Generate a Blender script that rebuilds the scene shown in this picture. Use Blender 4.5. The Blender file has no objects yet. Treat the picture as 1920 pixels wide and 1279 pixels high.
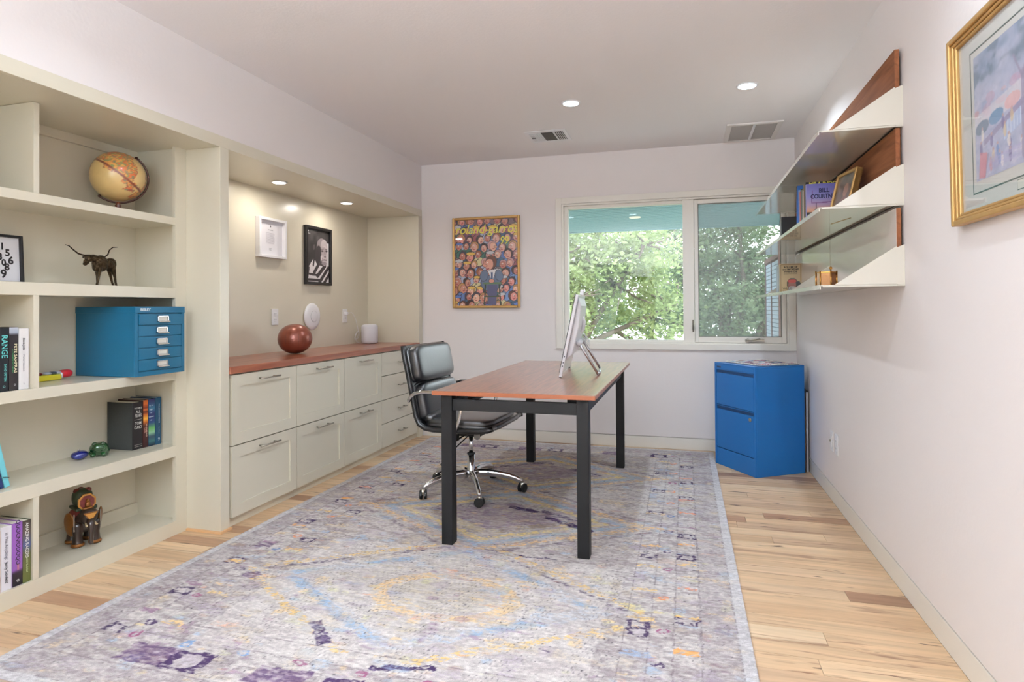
import bpy, bmesh, math, random
import numpy as np
from mathutils import Vector, Matrix
PI = math.pi
random.seed(7); RNG = np.random.default_rng(7)
scn = bpy.context.scene
COL = scn.collection

# ------------------------------------------------------------------ camera
cd = bpy.data.cameras.new('camera'); cam = bpy.data.objects.new('camera', cd); COL.objects.link(cam)
yaw, pit, rol = -0.2755, 0.0091, -0.0062
fw = Vector((math.sin(yaw)*math.cos(pit), math.cos(yaw)*math.cos(pit), math.sin(pit)))
rt = Vector((math.cos(yaw), -math.sin(yaw), 0)); up = rt.cross(fw)
r2 = rt*math.cos(rol) + up*math.sin(rol); u2 = -rt*math.sin(rol) + up*math.cos(rol)
cam.matrix_world = Matrix(((r2.x, u2.x, -fw.x, 0), (r2.y, u2.y, -fw.y, 0), (r2.z, u2.z, -fw.z, 1.1343), (0, 0, 0, 1)))
cd.sensor_width = 36; cd.lens = 1146.26/1920*36; cd.shift_y = -(639.5-569.41)/1920
cd.clip_start = .02; cd.clip_end = 200
scn.camera = cam
# ------------------------------------------------------------------ world, sun, exposure
w = bpy.data.worlds.new('overcast_sky'); scn.world = w; w.use_nodes = True
nt = w.node_tree; nt.nodes.clear()
wo = nt.nodes.new('ShaderNodeOutputWorld'); bg = nt.nodes.new('ShaderNodeBackground')
tc = nt.nodes.new('ShaderNodeTexCoord'); sx = nt.nodes.new('ShaderNodeSeparateXYZ'); rp = nt.nodes.new('ShaderNodeValToRGB')
nt.links.new(tc.outputs['Generated'], sx.inputs[0]); nt.links.new(sx.outputs['Z'], rp.inputs[0])
rp.color_ramp.elements[0].position = 0.0; rp.color_ramp.elements[0].color = (.90, .93, .96, 1)
rp.color_ramp.elements[1].position = .7; rp.color_ramp.elements[1].color = (.70, .82, 1, 1)
nt.links.new(rp.outputs[0], bg.inputs[0]); bg.inputs[1].default_value = 5.0
nt.links.new(bg.outputs[0], wo.inputs[0])
sl = bpy.data.lights.new('sun', 'SUN'); sl.energy = 2.2; sl.angle = math.radians(6); sl.color = (1, .95, .86)
so = bpy.data.objects.new('sun', sl); COL.objects.link(so)
so.rotation_euler = Vector((-.62, .45, -.75)).to_track_quat('-Z', 'Y').to_euler()
scn.view_settings.view_transform = 'Standard'; scn.view_settings.look = 'None'
scn.view_settings.exposure = 0.60; scn.view_settings.gamma = 1; scn.view_settings.use_curve_mapping = False
scn.cycles.use_denoising = True
scn.cycles.max_bounces = 10; scn.cycles.diffuse_bounces = 5; scn.cycles.transparent_max_bounces = 16
scn.cycles.sample_clamp_indirect = 6; scn.cycles.caustics_reflective = False; scn.cycles.caustics_refractive = False
CEIL_W, CEIL_COL = 6.4, (.75, .885, 1)       # recessed ceiling downlights
UP_W = 265
NICHE_W, NICHE_COL = 1.7, (1, .93, .84)

# ------------------------------------------------------------------ materials
def lin(c):
    return tuple((v/12.92 if v <= .04045 else ((v+.055)/1.055)**2.4) for v in (x/255. for x in c[:3]))
MATS = {}
def mat(name, rgb, rough=.5, metal=0, coat=0, coat_r=.1, spec=.5, noise=None, bump=None, grain=None, tint=None, sheen=0):
    """principled material; noise=(scale, amount), bump=(scale,strength), grain=(axis, dark rgb)"""
    if name in MATS: return MATS[name]
    m = bpy.data.materials.new(name); m.use_nodes = True; n = m.node_tree; p = n.nodes['Principled BSDF']
    c = lin(rgb); p.inputs['Base Color'].default_value = (*c, 1)
    p.inputs['Roughness'].default_value = rough; p.inputs['Metallic'].default_value = metal
    p.inputs['Coat Weight'].default_value = coat; p.inputs['Coat Roughness'].default_value = coat_r
    p.inputs['Specular IOR Level'].default_value = spec
    if sheen: p.inputs['Sheen Weight'].default_value = sheen
    t = n.nodes.new('ShaderNodeTexCoord')
    if noise:
        q = n.nodes.new('ShaderNodeTexNoise'); q.inputs['Scale'].default_value = noise[0]; q.inputs['Detail'].default_value = 4
        n.links.new(t.outputs['Object'], q.inputs['Vector'])
        mx = n.nodes.new('ShaderNodeMix'); mx.data_type = 'RGBA'
        mx.inputs['A'].default_value = (*[v*(1-noise[1]) for v in c], 1); mx.inputs['B'].default_value = (*[min(1, v*(1+noise[1])) for v in c], 1)
        n.links.new(q.outputs[0], mx.inputs['Factor']); n.links.new(mx.outputs['Result'], p.inputs['Base Color'])
    if grain:
        ax, dark, sc = grain
        mp = n.nodes.new('ShaderNodeMapping'); s = [sc, sc, sc]; s[ax] = sc*.06; mp.inputs['Scale'].default_value = s
        n.links.new(t.outputs['Object'], mp.inputs['Vector'])
        q = n.nodes.new('ShaderNodeTexNoise'); q.inputs['Scale'].default_value = 1; q.inputs['Detail'].default_value = 6; q.inputs['Distortion'].default_value = .6
        n.links.new(mp.outputs[0], q.inputs['Vector'])
        cr = n.nodes.new('ShaderNodeValToRGB'); cr.color_ramp.elements[0].position = .32; cr.color_ramp.elements[0].color = (*lin(dark), 1)
        cr.color_ramp.elements[1].position = .66; cr.color_ramp.elements[1].color = (*c, 1)
        n.links.new(q.outputs[0], cr.inputs[0]); n.links.new(cr.outputs[0], p.inputs['Base Color'])
    if bump:
        q = n.nodes.new('ShaderNodeTexNoise'); q.inputs['Scale'].default_value = bump[0]; q.inputs['Detail'].default_value = 3
        n.links.new(t.outputs['Object'], q.inputs['Vector'])
        b = n.nodes.new('ShaderNodeBump'); b.inputs['Strength'].default_value = bump[1]; b.inputs['Distance'].default_value = .01
        n.links.new(q.outputs[0], b.inputs['Height']); n.links.new(b.outputs[0], p.inputs['Normal'])
    MATS[name] = m; return m
def attr_mat(name, rough=.5, coat=0, bump=None, trans=0, noise=None, coat_r=.05, spec=.5):
    if name in MATS: return MATS[name]
    m = bpy.data.materials.new(name); m.use_nodes = True; n = m.node_tree; p = n.nodes['Principled BSDF']
    a = n.nodes.new('ShaderNodeVertexColor'); a.layer_name = 'Col'
    out = a.outputs[0]
    t = n.nodes.new('ShaderNodeTexCoord')
    if noise:
        mp = n.nodes.new('ShaderNodeMapping'); mp.inputs['Scale'].default_value = noise[0]
        q = n.nodes.new('ShaderNodeTexNoise'); q.inputs['Scale'].default_value = 1; q.inputs['Detail'].default_value = 3
        n.links.new(t.outputs['Object'], mp.inputs[0]); n.links.new(mp.outputs[0], q.inputs[0])
        mr = n.nodes.new('ShaderNodeMapRange'); mr.inputs[1].default_value = .3; mr.inputs[2].default_value = .7
        mr.inputs[3].default_value = 1-noise[1]; mr.inputs[4].default_value = 1+noise[1]*.6
        n.links.new(q.outputs[0], mr.inputs[0])
        vm = n.nodes.new('ShaderNodeVectorMath'); vm.operation = 'SCALE'
        n.links.new(out, vm.inputs[0]); n.links.new(mr.outputs[0], vm.inputs['Scale']); out = vm.outputs[0]
    n.links.new(out, p.inputs['Base Color'])
    p.inputs['Roughness'].default_value = rough; p.inputs['Coat Weight'].default_value = coat; p.inputs['Coat Roughness'].default_value = coat_r
    p.inputs['Specular IOR Level'].default_value = spec
    if trans:
        tr = n.nodes.new('ShaderNodeBsdfTranslucent'); ms = n.nodes.new('ShaderNodeMixShader'); ms.inputs[0].default_value = trans
        n.links.new(out, tr.inputs[0]); n.links.new(p.outputs[0], ms.inputs[1]); n.links.new(tr.outputs[0], ms.inputs[2])
        n.links.new(ms.outputs[0], n.nodes['Material Output'].inputs[0])
    if bump:
        q = n.nodes.new('ShaderNodeTexNoise'); q.inputs['Scale'].default_value = bump[0]
        n.links.new(t.outputs['Object'], q.inputs[0])
        b = n.nodes.new('ShaderNodeBump'); b.inputs['Strength'].default_value = bump[1]; b.inputs['Distance'].default_value = .004
        n.links.new(q.outputs[0], b.inputs['Height']); n.links.new(b.outputs[0], p.inputs['Normal'])
    MATS[name] = m; return m
def emit_mat(name, rgb, s):
    if name in MATS: return MATS[name]
    m = bpy.data.materials.new(name); m.use_nodes = True; n = m.node_tree; n.nodes.clear()
    e = n.nodes.new('ShaderNodeEmission'); e.inputs[0].default_value = (*rgb, 1); e.inputs[1].default_value = s
    o = n.nodes.new('ShaderNodeOutputMaterial'); n.links.new(e.outputs[0], o.inputs[0]); MATS[name] = m; return m
def glass_mat(name, tint=(1, 1, 1), ior=1.5, haze=0, hazecol=(.6, .6, .6), rough=0.0):
    if name in MATS: return MATS[name]
    m = bpy.data.materials.new(name); m.use_nodes = True; n = m.node_tree; n.nodes.clear()
    tr = n.nodes.new('ShaderNodeBsdfTransparent'); tr.inputs[0].default_value = (*tint, 1)
    gl = n.nodes.new('ShaderNodeBsdfGlossy'); gl.inputs['Roughness'].default_value = rough
    fr = n.nodes.new('ShaderNodeFresnel'); ge = n.nodes.new('ShaderNodeNewGeometry'); mi = n.nodes.new('ShaderNodeMapRange')
    mi.inputs[3].default_value = ior; mi.inputs[4].default_value = 1/ior; n.links.new(ge.outputs['Backfacing'], mi.inputs[0]); n.links.new(mi.outputs[0], fr.inputs[0])
    ms = n.nodes.new('ShaderNodeMixShader'); o = n.nodes.new('ShaderNodeOutputMaterial')
    n.links.new(fr.outputs[0], ms.inputs[0]); n.links.new(tr.outputs[0], ms.inputs[1]); n.links.new(gl.outputs[0], ms.inputs[2])
    last = ms
    if haze:
        df = n.nodes.new('ShaderNodeBsdfDiffuse'); df.inputs[0].default_value = (*hazecol, 1)
        m2 = n.nodes.new('ShaderNodeMixShader'); m2.inputs[0].default_value = haze
        n.links.new(ms.outputs[0], m2.inputs[1]); n.links.new(df.outputs[0], m2.inputs[2]); last = m2
    n.links.new(last.outputs[0], o.inputs[0]); MATS[name] = m; return m

WALL = mat('wall_paint', (231, 224, 222), .75, bump=(60, .06), noise=(1.2, .015))
CEILM = mat('ceiling_paint', (236, 232, 233), .85, bump=(90, .08))
CREAM = mat('cream_paint', (216, 209, 190), .32, coat=.25, coat_r=.2, noise=(2, .02))
TRIM = mat('trim_paint', (232, 227, 218), .4)
WHITEP = mat('white_plastic', (232, 231, 234), .35)
BLACKM = mat('black_painted_steel', (15, 15, 16), .5, bump=(200, .05), spec=.3)
CHROME = mat('chrome', (215, 215, 218), .12, 1)
NICKEL = mat('brushed_nickel', (178, 172, 160), .32, 1)
LEATHER = mat('black_leather', (18, 19, 23), .38, coat=1, coat_r=.32, bump=(50, .06), spec=.8)
RUBBER = mat('black_rubber', (14, 14, 15), .55)
BRASS = mat('brass', (190, 140, 70), .25, 1)
GOLD = mat('gold_leaf', (190, 150, 92), .42, .5, noise=(25, .18))
PAPER = mat('paper', (226, 222, 210), .8)

# ------------------------------------------------------------------ mesh helpers
class MB:
    def __init__(s): s.bm = bmesh.new()
    def box(s, x0, x1, y0, y1, z0, z1, M=None):
        v = [s.bm.verts.new(Vector(p)) for p in ((x0,y0,z0),(x1,y0,z0),(x1,y1,z0),(x0,y1,z0),(x0,y0,z1),(x1,y0,z1),(x1,y1,z1),(x0,y1,z1))]
        for f in ((0,3,2,1),(4,5,6,7),(0,1,5,4),(1,2,6,5),(2,3,7,6),(3,0,4,7)): s.bm.faces.new([v[i] for i in f])
        if M is not None: bmesh.ops.transform(s.bm, matrix=M, verts=v)
        return s
    def prism(s, pts, axis, a, b):
        """pts: 2d polygon in the two other axes (order xyz minus axis), extruded a..b on axis"""
        def P(p, t):
            l = list(p); l.insert(axis, t); return Vector(l)
        A = [s.bm.verts.new(P(p, a)) for p in pts]; B = [s.bm.verts.new(P(p, b)) for p in pts]
        n = len(pts); s.bm.faces.new(A); s.bm.faces.new(B[::-1])
        for i in range(n): s.bm.faces.new((A[i], B[i], B[(i+1) % n], A[(i+1) % n]))
        return s
    def tube(s, pts, r, seg=10, closed=False, flat=1.0, caps=True):
        pts = [Vector(p) for p in pts]; n = len(pts); rs = r if isinstance(r, (list, tuple)) else [r]*n
        rings = []; prev = None
        for i, p in enumerate(pts):
            if closed: d = pts[(i+1) % n]-pts[i-1]
            else: d = pts[min(i+1, n-1)]-pts[max(i-1, 0)]
            d.normalize()
            if prev is None:
                a = Vector((0, 0, 1)) if abs(d.z) < .9 else Vector((0, 1, 0))
                u = d.cross(a).normalized()
            else:
                u = (prev-d*prev.dot(d)).normalized()
            v = d.cross(u); prev = u
            rings.append([s.bm.verts.new(p+(u*math.cos(t)*rs[i]*flat+v*math.sin(t)*rs[i])) for t in (2*PI*k/seg for k in range(seg))])
        m = n if closed else n-1
        for i in range(m):
            A, B = rings[i], rings[(i+1) % n]
            for k in range(seg): s.bm.faces.new((A[k], A[(k+1) % seg], B[(k+1) % seg], B[k]))
        if not closed and caps: s.bm.faces.new(rings[0][::-1]); s.bm.faces.new(rings[-1])
        return s
    def lathe(s, prof, c=(0,0,0), seg=32, axis='z', lobes=None):
        """prof: (r,z) list"""
        rings = []
        for r, z in prof:
            ring = []
            for k in range(seg):
                t = 2*PI*k/seg; rr = r if lobes is None else r*lobes(t, z)
                p = (rr*math.cos(t), rr*math.sin(t), z)
                if axis == 'x': p = (p[2], p[0], p[1])
                if axis == 'y': p = (p[0], p[2], p[1])
                ring.append(s.bm.verts.new(Vector(p)+Vector(c)))
            rings.append(ring)
        for A, B in zip(rings, rings[1:]):
            for k in range(seg): s.bm.faces.new((A[k], A[(k+1) % seg], B[(k+1) % seg], B[k]))
        s.bm.faces.new(rings[0][::-1]); s.bm.faces.new(rings[-1]); return s
    def sell(s, c, rx, ry, rz, e=1.0, n=20, M=None):
        """superellipsoid (e<1 boxy)"""
        f = lambda v: math.copysign(abs(v)**e, v)
        rings = []; vs = []
        for i in range(1, n):
            a = -PI/2+PI*i/n; ring = []
            for k in range(2*n):
                t = PI*k/n
                v = s.bm.verts.new((rx*f(math.cos(a))*f(math.cos(t)), ry*f(math.cos(a))*f(math.sin(t)), rz*f(math.sin(a)))); ring.append(v)
            rings.append(ring); vs += ring
        for A, B in zip(rings, rings[1:]):
            for k in range(2*n): s.bm.faces.new((A[k], A[(k+1) % (2*n)], B[(k+1) % (2*n)], B[k]))
        b = s.bm.verts.new((0, 0, -rz)); t = s.bm.verts.new((0, 0, rz)); vs += [b, t]
        for k in range(2*n):
            s.bm.faces.new((b, rings[0][(k+1) % (2*n)], rings[0][k])); s.bm.faces.new((t, rings[-1][k], rings[-1][(k+1) % (2*n)]))
        if M is not None: bmesh.ops.transform(s.bm, matrix=M, verts=vs)
        bmesh.ops.translate(s.bm, vec=Vector(c), verts=vs); return s
    def build(s, name, m, parent=None, smooth=False, bevel=0, seg=2):
        me = bpy.data.meshes.new(name); bmesh.ops.recalc_face_normals(s.bm, faces=s.bm.faces); s.bm.to_mesh(me); s.bm.free()
        o = bpy.data.objects.new(name, me); COL.objects.link(o)
        if m: me.materials.append(m)
        if parent is not None: o.parent = parent
        if smooth: me.shade_smooth()
        if bevel:
            b = o.modifiers.new('bevel', 'BEVEL'); b.width = bevel; b.segments = seg; b.limit_method = 'ANGLE'; b.angle_limit = math.radians(40)
        return o
def part_box(name, m, parent, x0, x1, y0, y1, z0, z1, bevel=0, M=None, label=None):
    o = MB().box(x0, x1, y0, y1, z0, z1, M).build(name, m, parent, bevel=bevel)
    if label: o['label'] = label
    return o
def thing(name, label, cat, loc=(0,0,0), rz=0, group=None):
    o = bpy.data.objects.new(name, None); COL.objects.link(o); o.empty_display_size = .05
    o.location = loc; o.rotation_euler = (0, 0, rz); o['label'] = label; o['category'] = cat
    if group: o['group'] = group
    return o
def tag(o, label, cat, group=None):
    o['label'] = label; o['category'] = cat
    if group: o['group'] = group
    return o
def struct(o): o['kind'] = 'structure'; return o
def dup(root, loc=None, rz=None, label=None):
    r = root.copy(); COL.objects.link(r)
    if loc is not None: r.location = loc
    if rz is not None: r.rotation_euler = (0, 0, rz)
    if label: r['label'] = label
    for ch in list(root.children):
        c = ch.copy(); COL.objects.link(c); c.parent = r
        for g in list(ch.children):
            d = g.copy(); COL.objects.link(d); d.parent = c
    return r
def grid_mesh(name, img, origin, ru, uv, m, parent=None):
    """flat print: img HxWx3 sRGB 0..255, row 0 on top; origin bottom-left, ru / uv full width / height vectors"""
    H, W, _ = img.shape
    o3, a, b = np.array(origin, float), np.array(ru, float), np.array(uv, float)
    s = np.linspace(0, 1, W); t = np.linspace(1, 0, H)
    P = o3 + t[:, None, None]*b + s[None, :, None]*a
    idx = np.arange(H*W).reshape(H, W)
    q = np.stack([idx[1:, :-1], idx[1:, 1:], idx[:-1, 1:], idx[:-1, :-1]], -1).reshape(-1, 4)
    me = bpy.data.meshes.new(name)
    me.vertices.add(H*W); me.vertices.foreach_set('co', P.reshape(-1).astype(np.float32))
    me.loops.add(q.size); me.loops.foreach_set('vertex_index', q.reshape(-1).astype(np.int32))
    me.polygons.add(len(q)); me.polygons.foreach_set('loop_start', (np.arange(len(q))*4).astype(np.int32))
    me.update(calc_edges=True)
    c = np.clip(img, 0, 255)/255.
    c = np.where(c <= .04045, c/12.92, ((c+.055)/1.055)**2.4)
    ca = me.color_attributes.new('Col', 'FLOAT_COLOR', 'POINT')
    ca.data.foreach_set('color', np.concatenate([c.reshape(-1, 3), np.ones((H*W, 1))], 1).reshape(-1).astype(np.float32))
    me.materials.append(m); o = bpy.data.objects.new(name, me); COL.objects.link(o)
    if parent is not None: o.parent = parent
    return o
def lettering(txt, size, origin, right, upv, m, parent, align='CENTER', sxx=1.0, bold=0.0, shear=0, name='lettering', ext=.0002):
    cu = bpy.data.curves.new('t', 'FONT'); cu.body = txt; cu.size = size; cu.align_x = align; cu.align_y = 'CENTER'; cu.extrude = ext
    cu.offset = bold; cu.shear = shear; cu.resolution_u = 3
    to = bpy.data.objects.new('t', cu); COL.objects.link(to)
    dg = bpy.context.evaluated_depsgraph_get(); me = bpy.data.meshes.new_from_object(to.evaluated_get(dg))
    bpy.data.objects.remove(to); bpy.data.curves.remove(cu)
    R, U = Vector(right).normalized(), Vector(upv).normalized(); N = R.cross(U)
    me.transform(Matrix(((R.x*sxx, U.x, N.x, origin[0]), (R.y*sxx, U.y, N.y, origin[1]), (R.z*sxx, U.z, N.z, origin[2]), (0, 0, 0, 1))))
    me.materials.clear(); me.materials.append(m); me.name = name
    o = bpy.data.objects.new(name, me); COL.objects.link(o); o.parent = parent; return o
def vnoise(U, V, su, sv, seed=0, octs=1):
    """value noise, cell sizes su, sv in metres"""
    out = 0; amp = 1; tot = 0
    for k in range(octs):
        r = np.random.default_rng(seed*17+k); G = r.random((257, 257))
        x = U/su*(2**k)+1000.3; y = V/sv*(2**k)+1000.7
        xi, yi = np.floor(x).astype(int), np.floor(y).astype(int); fx, fy = x-xi, y-yi
        fx = fx*fx*(3-2*fx); fy = fy*fy*(3-2*fy); a = xi % 256; b = yi % 256
        out = out+amp*((G[b, a]*(1-fx)+G[b, a+1]*fx)*(1-fy)+(G[b+1, a]*(1-fx)+G[b+1, a+1]*fx)*fy); tot += amp; amp *= .55
    return out/tot
def sstep(a, b, x): t = np.clip((x-a)/(b-a), 0, 1); return t*t*(3-2*t)

# ================================================================== ROOM
XL, XR, YB, ZC, YF = -2.287, .821, 5.1, 2.44, -1.6
XBK = -2.806
# floor
DARKGAP = mat('floor_joint', (96, 70, 48), .8)
fl = struct(MB().box(XBK-.1, XR+.1, YF, YB+.1, -.08, -.012).build('floor', DARKGAP))
def plank_material():
    m = bpy.data.materials.new('hickory_plank'); m.use_nodes = True; n = m.node_tree; p = n.nodes['Principled BSDF']; L = n.links
    oi = n.nodes.new('ShaderNodeObjectInfo'); t = n.nodes.new('ShaderNodeTexCoord')
    ad = n.nodes.new('ShaderNodeVectorMath'); ad.operation = 'MULTIPLY_ADD'
    cb = n.nodes.new('ShaderNodeCombineXYZ'); L.new(oi.outputs['Random'], cb.inputs[0]); L.new(oi.outputs['Random'], cb.inputs[1])
    L.new(cb.outputs[0], ad.inputs[0]); ad.inputs[1].default_value = (37, 53, 11); L.new(t.outputs['Object'], ad.inputs[2])
    def noise(sc, det, dist):
        mp = n.nodes.new('ShaderNodeMapping'); mp.inputs['Scale'].default_value = sc; L.new(ad.outputs[0], mp.inputs[0])
        q = n.nodes.new('ShaderNodeTexNoise'); q.inputs['Scale'].default_value = 1; q.inputs['Detail'].default_value = det; q.inputs['Distortion'].default_value = dist
        L.new(mp.outputs[0], q.inputs[0]); return q.outputs[0]
    base = n.nodes.new('ShaderNodeValToRGB'); e = base.color_ramp.elements
    e[0].position = 0; e[0].color = (*lin((202, 168, 134)), 1); e[1].position = 1; e[1].color = (*lin((224, 196, 160)), 1)
    for pos, c in ((.12, (182, 142, 110)), (.2, (214, 180, 142)), (.45, (222, 190, 152)), (.62, (206, 170, 132)), (.76, (216, 184, 148)), (.87, (164, 126, 98)), (.91, (224, 196, 160))):
        k = base.color_ramp.elements.new(pos); k.color = (*lin(c), 1)
    base.color_ramp.interpolation = 'CONSTANT'
    L.new(oi.outputs['Random'], base.inputs[0])
    g1 = noise((2.2, 38, 1), 6, .8)
    r1 = n.nodes.new('ShaderNodeMapRange'); r1.inputs[1].default_value = .3; r1.inputs[2].default_value = .7; r1.inputs[3].default_value = .78; r1.inputs[4].default_value = 1.08; L.new(g1, r1.inputs[0])
    sc = n.nodes.new('ShaderNodeVectorMath'); sc.operation = 'SCALE'; L.new(base.outputs[0], sc.inputs[0]); L.new(r1.outputs[0], sc.inputs['Scale'])
    g2 = noise((1.6, 22, 1), 5, 1.6)
    st = n.nodes.new('ShaderNodeMapRange'); st.inputs[1].default_value = .58; st.inputs[2].default_value = .72; L.new(g2, st.inputs[0])
    mx = n.nodes.new('ShaderNodeMix'); mx.data_type = 'RGBA'; L.new(st.outputs[0], mx.inputs['Factor']); L.new(sc.outputs[0], mx.inputs['A'])
    mx.inputs['B'].default_value = (*lin((150, 112, 86)), 1)
    g3 = noise((5, 26, 1), 3, .4)
    kn = n.nodes.new('ShaderNodeMapRange'); kn.inputs[1].default_value = .67; kn.inputs[2].default_value = .72; L.new(g3, kn.inputs[0])
    m2 = n.nodes.new('ShaderNodeMix'); m2.data_type = 'RGBA'; L.new(kn.outputs[0], m2.inputs['Factor']); L.new(mx.outputs['Result'], m2.inputs['A'])
    m2.inputs['B'].default_value = (*lin((78, 52, 42)), 1)
    L.new(m2.outputs['Result'], p.inputs['Base Color']); p.inputs['Roughness'].default_value = .42
    return m
PL = plank_material()
pw = .0915; y = YB+.0012; row = 0; cache = {}
while y > 1.05:
    x = XBK+.01 if row % 2 else XBK+.01
    x = XBK+.01; first = True
    while x < XR-.002:
        L = random.choice((.5, .65, .8, .95, 1.1, 1.25)) if not first else random.choice((.3, .45, .6, .8, 1.0))
        first = False; x1 = min(x+L, XR+.0009)
        if XR+.0009-x1 < .15: x1 = XR+.0009
        if x1 < -2.5: x = x1; continue   # below the built-ins
        key = round(x1-x, 3)
        if key not in cache:
            b = MB().box(0, x1-x-.0012, 0, pw-.0012, -.012, 0); me_o = b.build('plank', PL, fl, bevel=0); cache[key] = me_o.data; o = me_o
        else:
            o = bpy.data.objects.new('plank', cache[key]); COL.objects.link(o); o.parent = fl
        o.location = (x, y-pw, random.uniform(-.0004, 0)); x = x1
    y -= pw; row += 1
rest = MB().box(XBK, XR, YF, y-.001, -.012, 0).build('floor_boards', PL, fl); rest['kind'] = 'stuff'
# walls
struct(MB().box(XBK-.12, XR+.15, YF-.1, YB+.2, ZC, ZC+.15).build('ceiling', CEILM))
bw = MB()
GX0, GX1, GZ0, GZ1 = -1.0, .772, .84, 2.022
bw.box(XBK-.12, GX0, YB, YB+.2, .097, ZC).box(GX1, XR+.15, YB, YB+.2, .097, ZC).box(GX0, GX1, YB, YB+.2, .097, GZ0).box(GX0, GX1, YB, YB+.2, GZ1, ZC)
bw.box(XBK-.12, XR+.15, YB+.012, YB+.2, -.08, .097)
struct(bw.build('wall_back', WALL))
struct(MB().box(XR, XR+.15, YF, YB, .097, ZC).box(XR+.012, XR+.15, YF, YB+.012, -.08, .097).build('wall_right', WALL))
struct(MB().box(XBK-.12, XBK, YF, YB, 0, ZC).build('wall_left', WALL))
struct(MB().box(XBK, XL, 1.021, YB, 2.0346, ZC).build('wall_left', WALL))
struct(MB().box(XBK, XL, YF, 1.021, 0, ZC).build('wall_left', WALL))
struct(MB().box(-2.24, XR-.001, YB, YB+.011, 0, .09).build('baseboard_back', TRIM, bevel=.001))
struct(MB().box(XR, XR+.011, YF, YB-.001, 0, .09).build('baseboard_right', TRIM, bevel=.001))
# rear wall behind the viewer with a glazed opening and a glazed door
rw = MB(); H = [(-1.75, -1.0, 0.02, 2.05), (-.6, .65, .35, 1.95)]
rw.box(XL, -1.75, YF-.15, YF, 0, ZC).box(-1.0, -.6, YF-.15, YF, 0, ZC).box(.65, XR, YF-.15, YF, 0, ZC)
rw.box(-1.75, -1.0, YF-.15, YF, 2.05, ZC).box(-.6, .65, YF-.15, YF, 1.95, ZC).box(-.6, .65, YF-.15, YF, 0, .35)
struct(rw.build('wall_front', WALL))
GLASS = glass_mat('window_glass', (.96, .985, .97), 1.5)
GLT = glass_mat('tinted_glass', (.55, .58, .57), 1.5)
for nm, (a, b, c, d) in zip(('door_1', 'window_2'), H):
    f = MB(); t = .05
    f.box(a, a+t, YF-.12, YF-.04, c, d).box(b-t, b, YF-.12, YF-.04, c, d).box(a+t, b-t, YF-.12, YF-.04, d-t, d).box(a+t, b-t, YF-.12, YF-.04, c, c+t)
    fo = struct(f.build(nm, TRIM)); MB().box(a+t, b-t, YF-.082, YF-.078, c+t, d-t).build('pane', GLT, fo)

# ---------------------------------------------------------------- window_1
wd = bpy.data.objects.new('window_1', None); COL.objects.link(wd); wd['kind'] = 'structure'; wd.location = (0, YB, 0)
c_ = MB().box(-1.05, -.998, -.018, 0, .80, 2.072).build('casing', TRIM, wd, bevel=.002)
MB().box(-.998, .766, -.018, 0, 2.022, 2.072).build('casing', TRIM, wd, bevel=.002)
MB().box(-.998, .766, -.018, 0, .80, .846).build('casing', TRIM, wd, bevel=.002)
MB().box(.766, .8195, -.018, 0, .80, 2.072).build('casing', TRIM, wd, bevel=.002)
j = MB(); j.box(-.999, -.985, 0, .12, .846, 2.021).box(.757, .771, 0, .12, .846, 2.021).box(-.985, .757, 0, .12, 2.008, 2.021).box(-.985, .757, 0, .12, .841, .856)
j.build('jamb', TRIM, wd)
f = MB(); f.box(-.985, -.952, .035, .10, .856, 2.008).box(-.952, -.012, .035, .10, 1.983, 2.008).box(-.952, -.012, .035, .10, .856, .876)
f.build('fixed_frame', TRIM, wd, bevel=.002)
MB().box(-.012, .075, .012, .10, .856, 2.008).build('mullion', TRIM, wd, bevel=.002)
f = MB(); f.box(.077, .106, .022, .09, .858, 2.005).box(.722, .755, .022, .09, .858, 2.005).box(.106, .722, .022, .09, 1.972, 2.005).box(.106, .722, .022, .09, .858, .903)
f.build('sash', TRIM, wd, bevel=.002)
f = MB(); GR = mat('grey_screen_frame', (120, 116, 110), .5)
f.box(.106, .112, .03, .045, .903, 1.972).box(.716, .722, .03, .045, .903, 1.972).box(.112, .716, .03, .045, 1.966, 1.972).box(.112, .716, .03, .045, .903, .909)
f.build('screen_frame', GR, wd)
MB().box(-.952, -.012, .062, .066, .876, 1.983).build('pane', GLASS, wd)
MB().box(.106, .722, .072, .076, .903, 1.972).build('pane', GLASS, wd)
MB().box(.112, .716, .037, .0375, .909, 1.966).build('insect_screen', glass_mat('screen_mesh', (.80, .81, .82), 1.01, .17, (.8, .84, .84)), wd)
cr = MB().box(.452, .592, -.002, .022, .868, .888)
cr.tube([(.56, -.012, .893), (.53, -.018, .889), (.49, -.018, .884), (.468, -.014, .884)], [.008, .007, .006, .009], 8).sell((.468, -.016, .884), .012, .009, .012, 1, 6)
cr.build('crank_handle', NICKEL, wd, bevel=.002)
lk = MB().box(.058, .066, -.004, .012, .945, 1.04).tube([(.062, -.006, .96), (.062, -.016, 1.0), (.062, -.01, 1.035)], .004, 6)
lk.build('latch', mat('bronze_latch', (90, 80, 66), .4, .6), wd)

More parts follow.
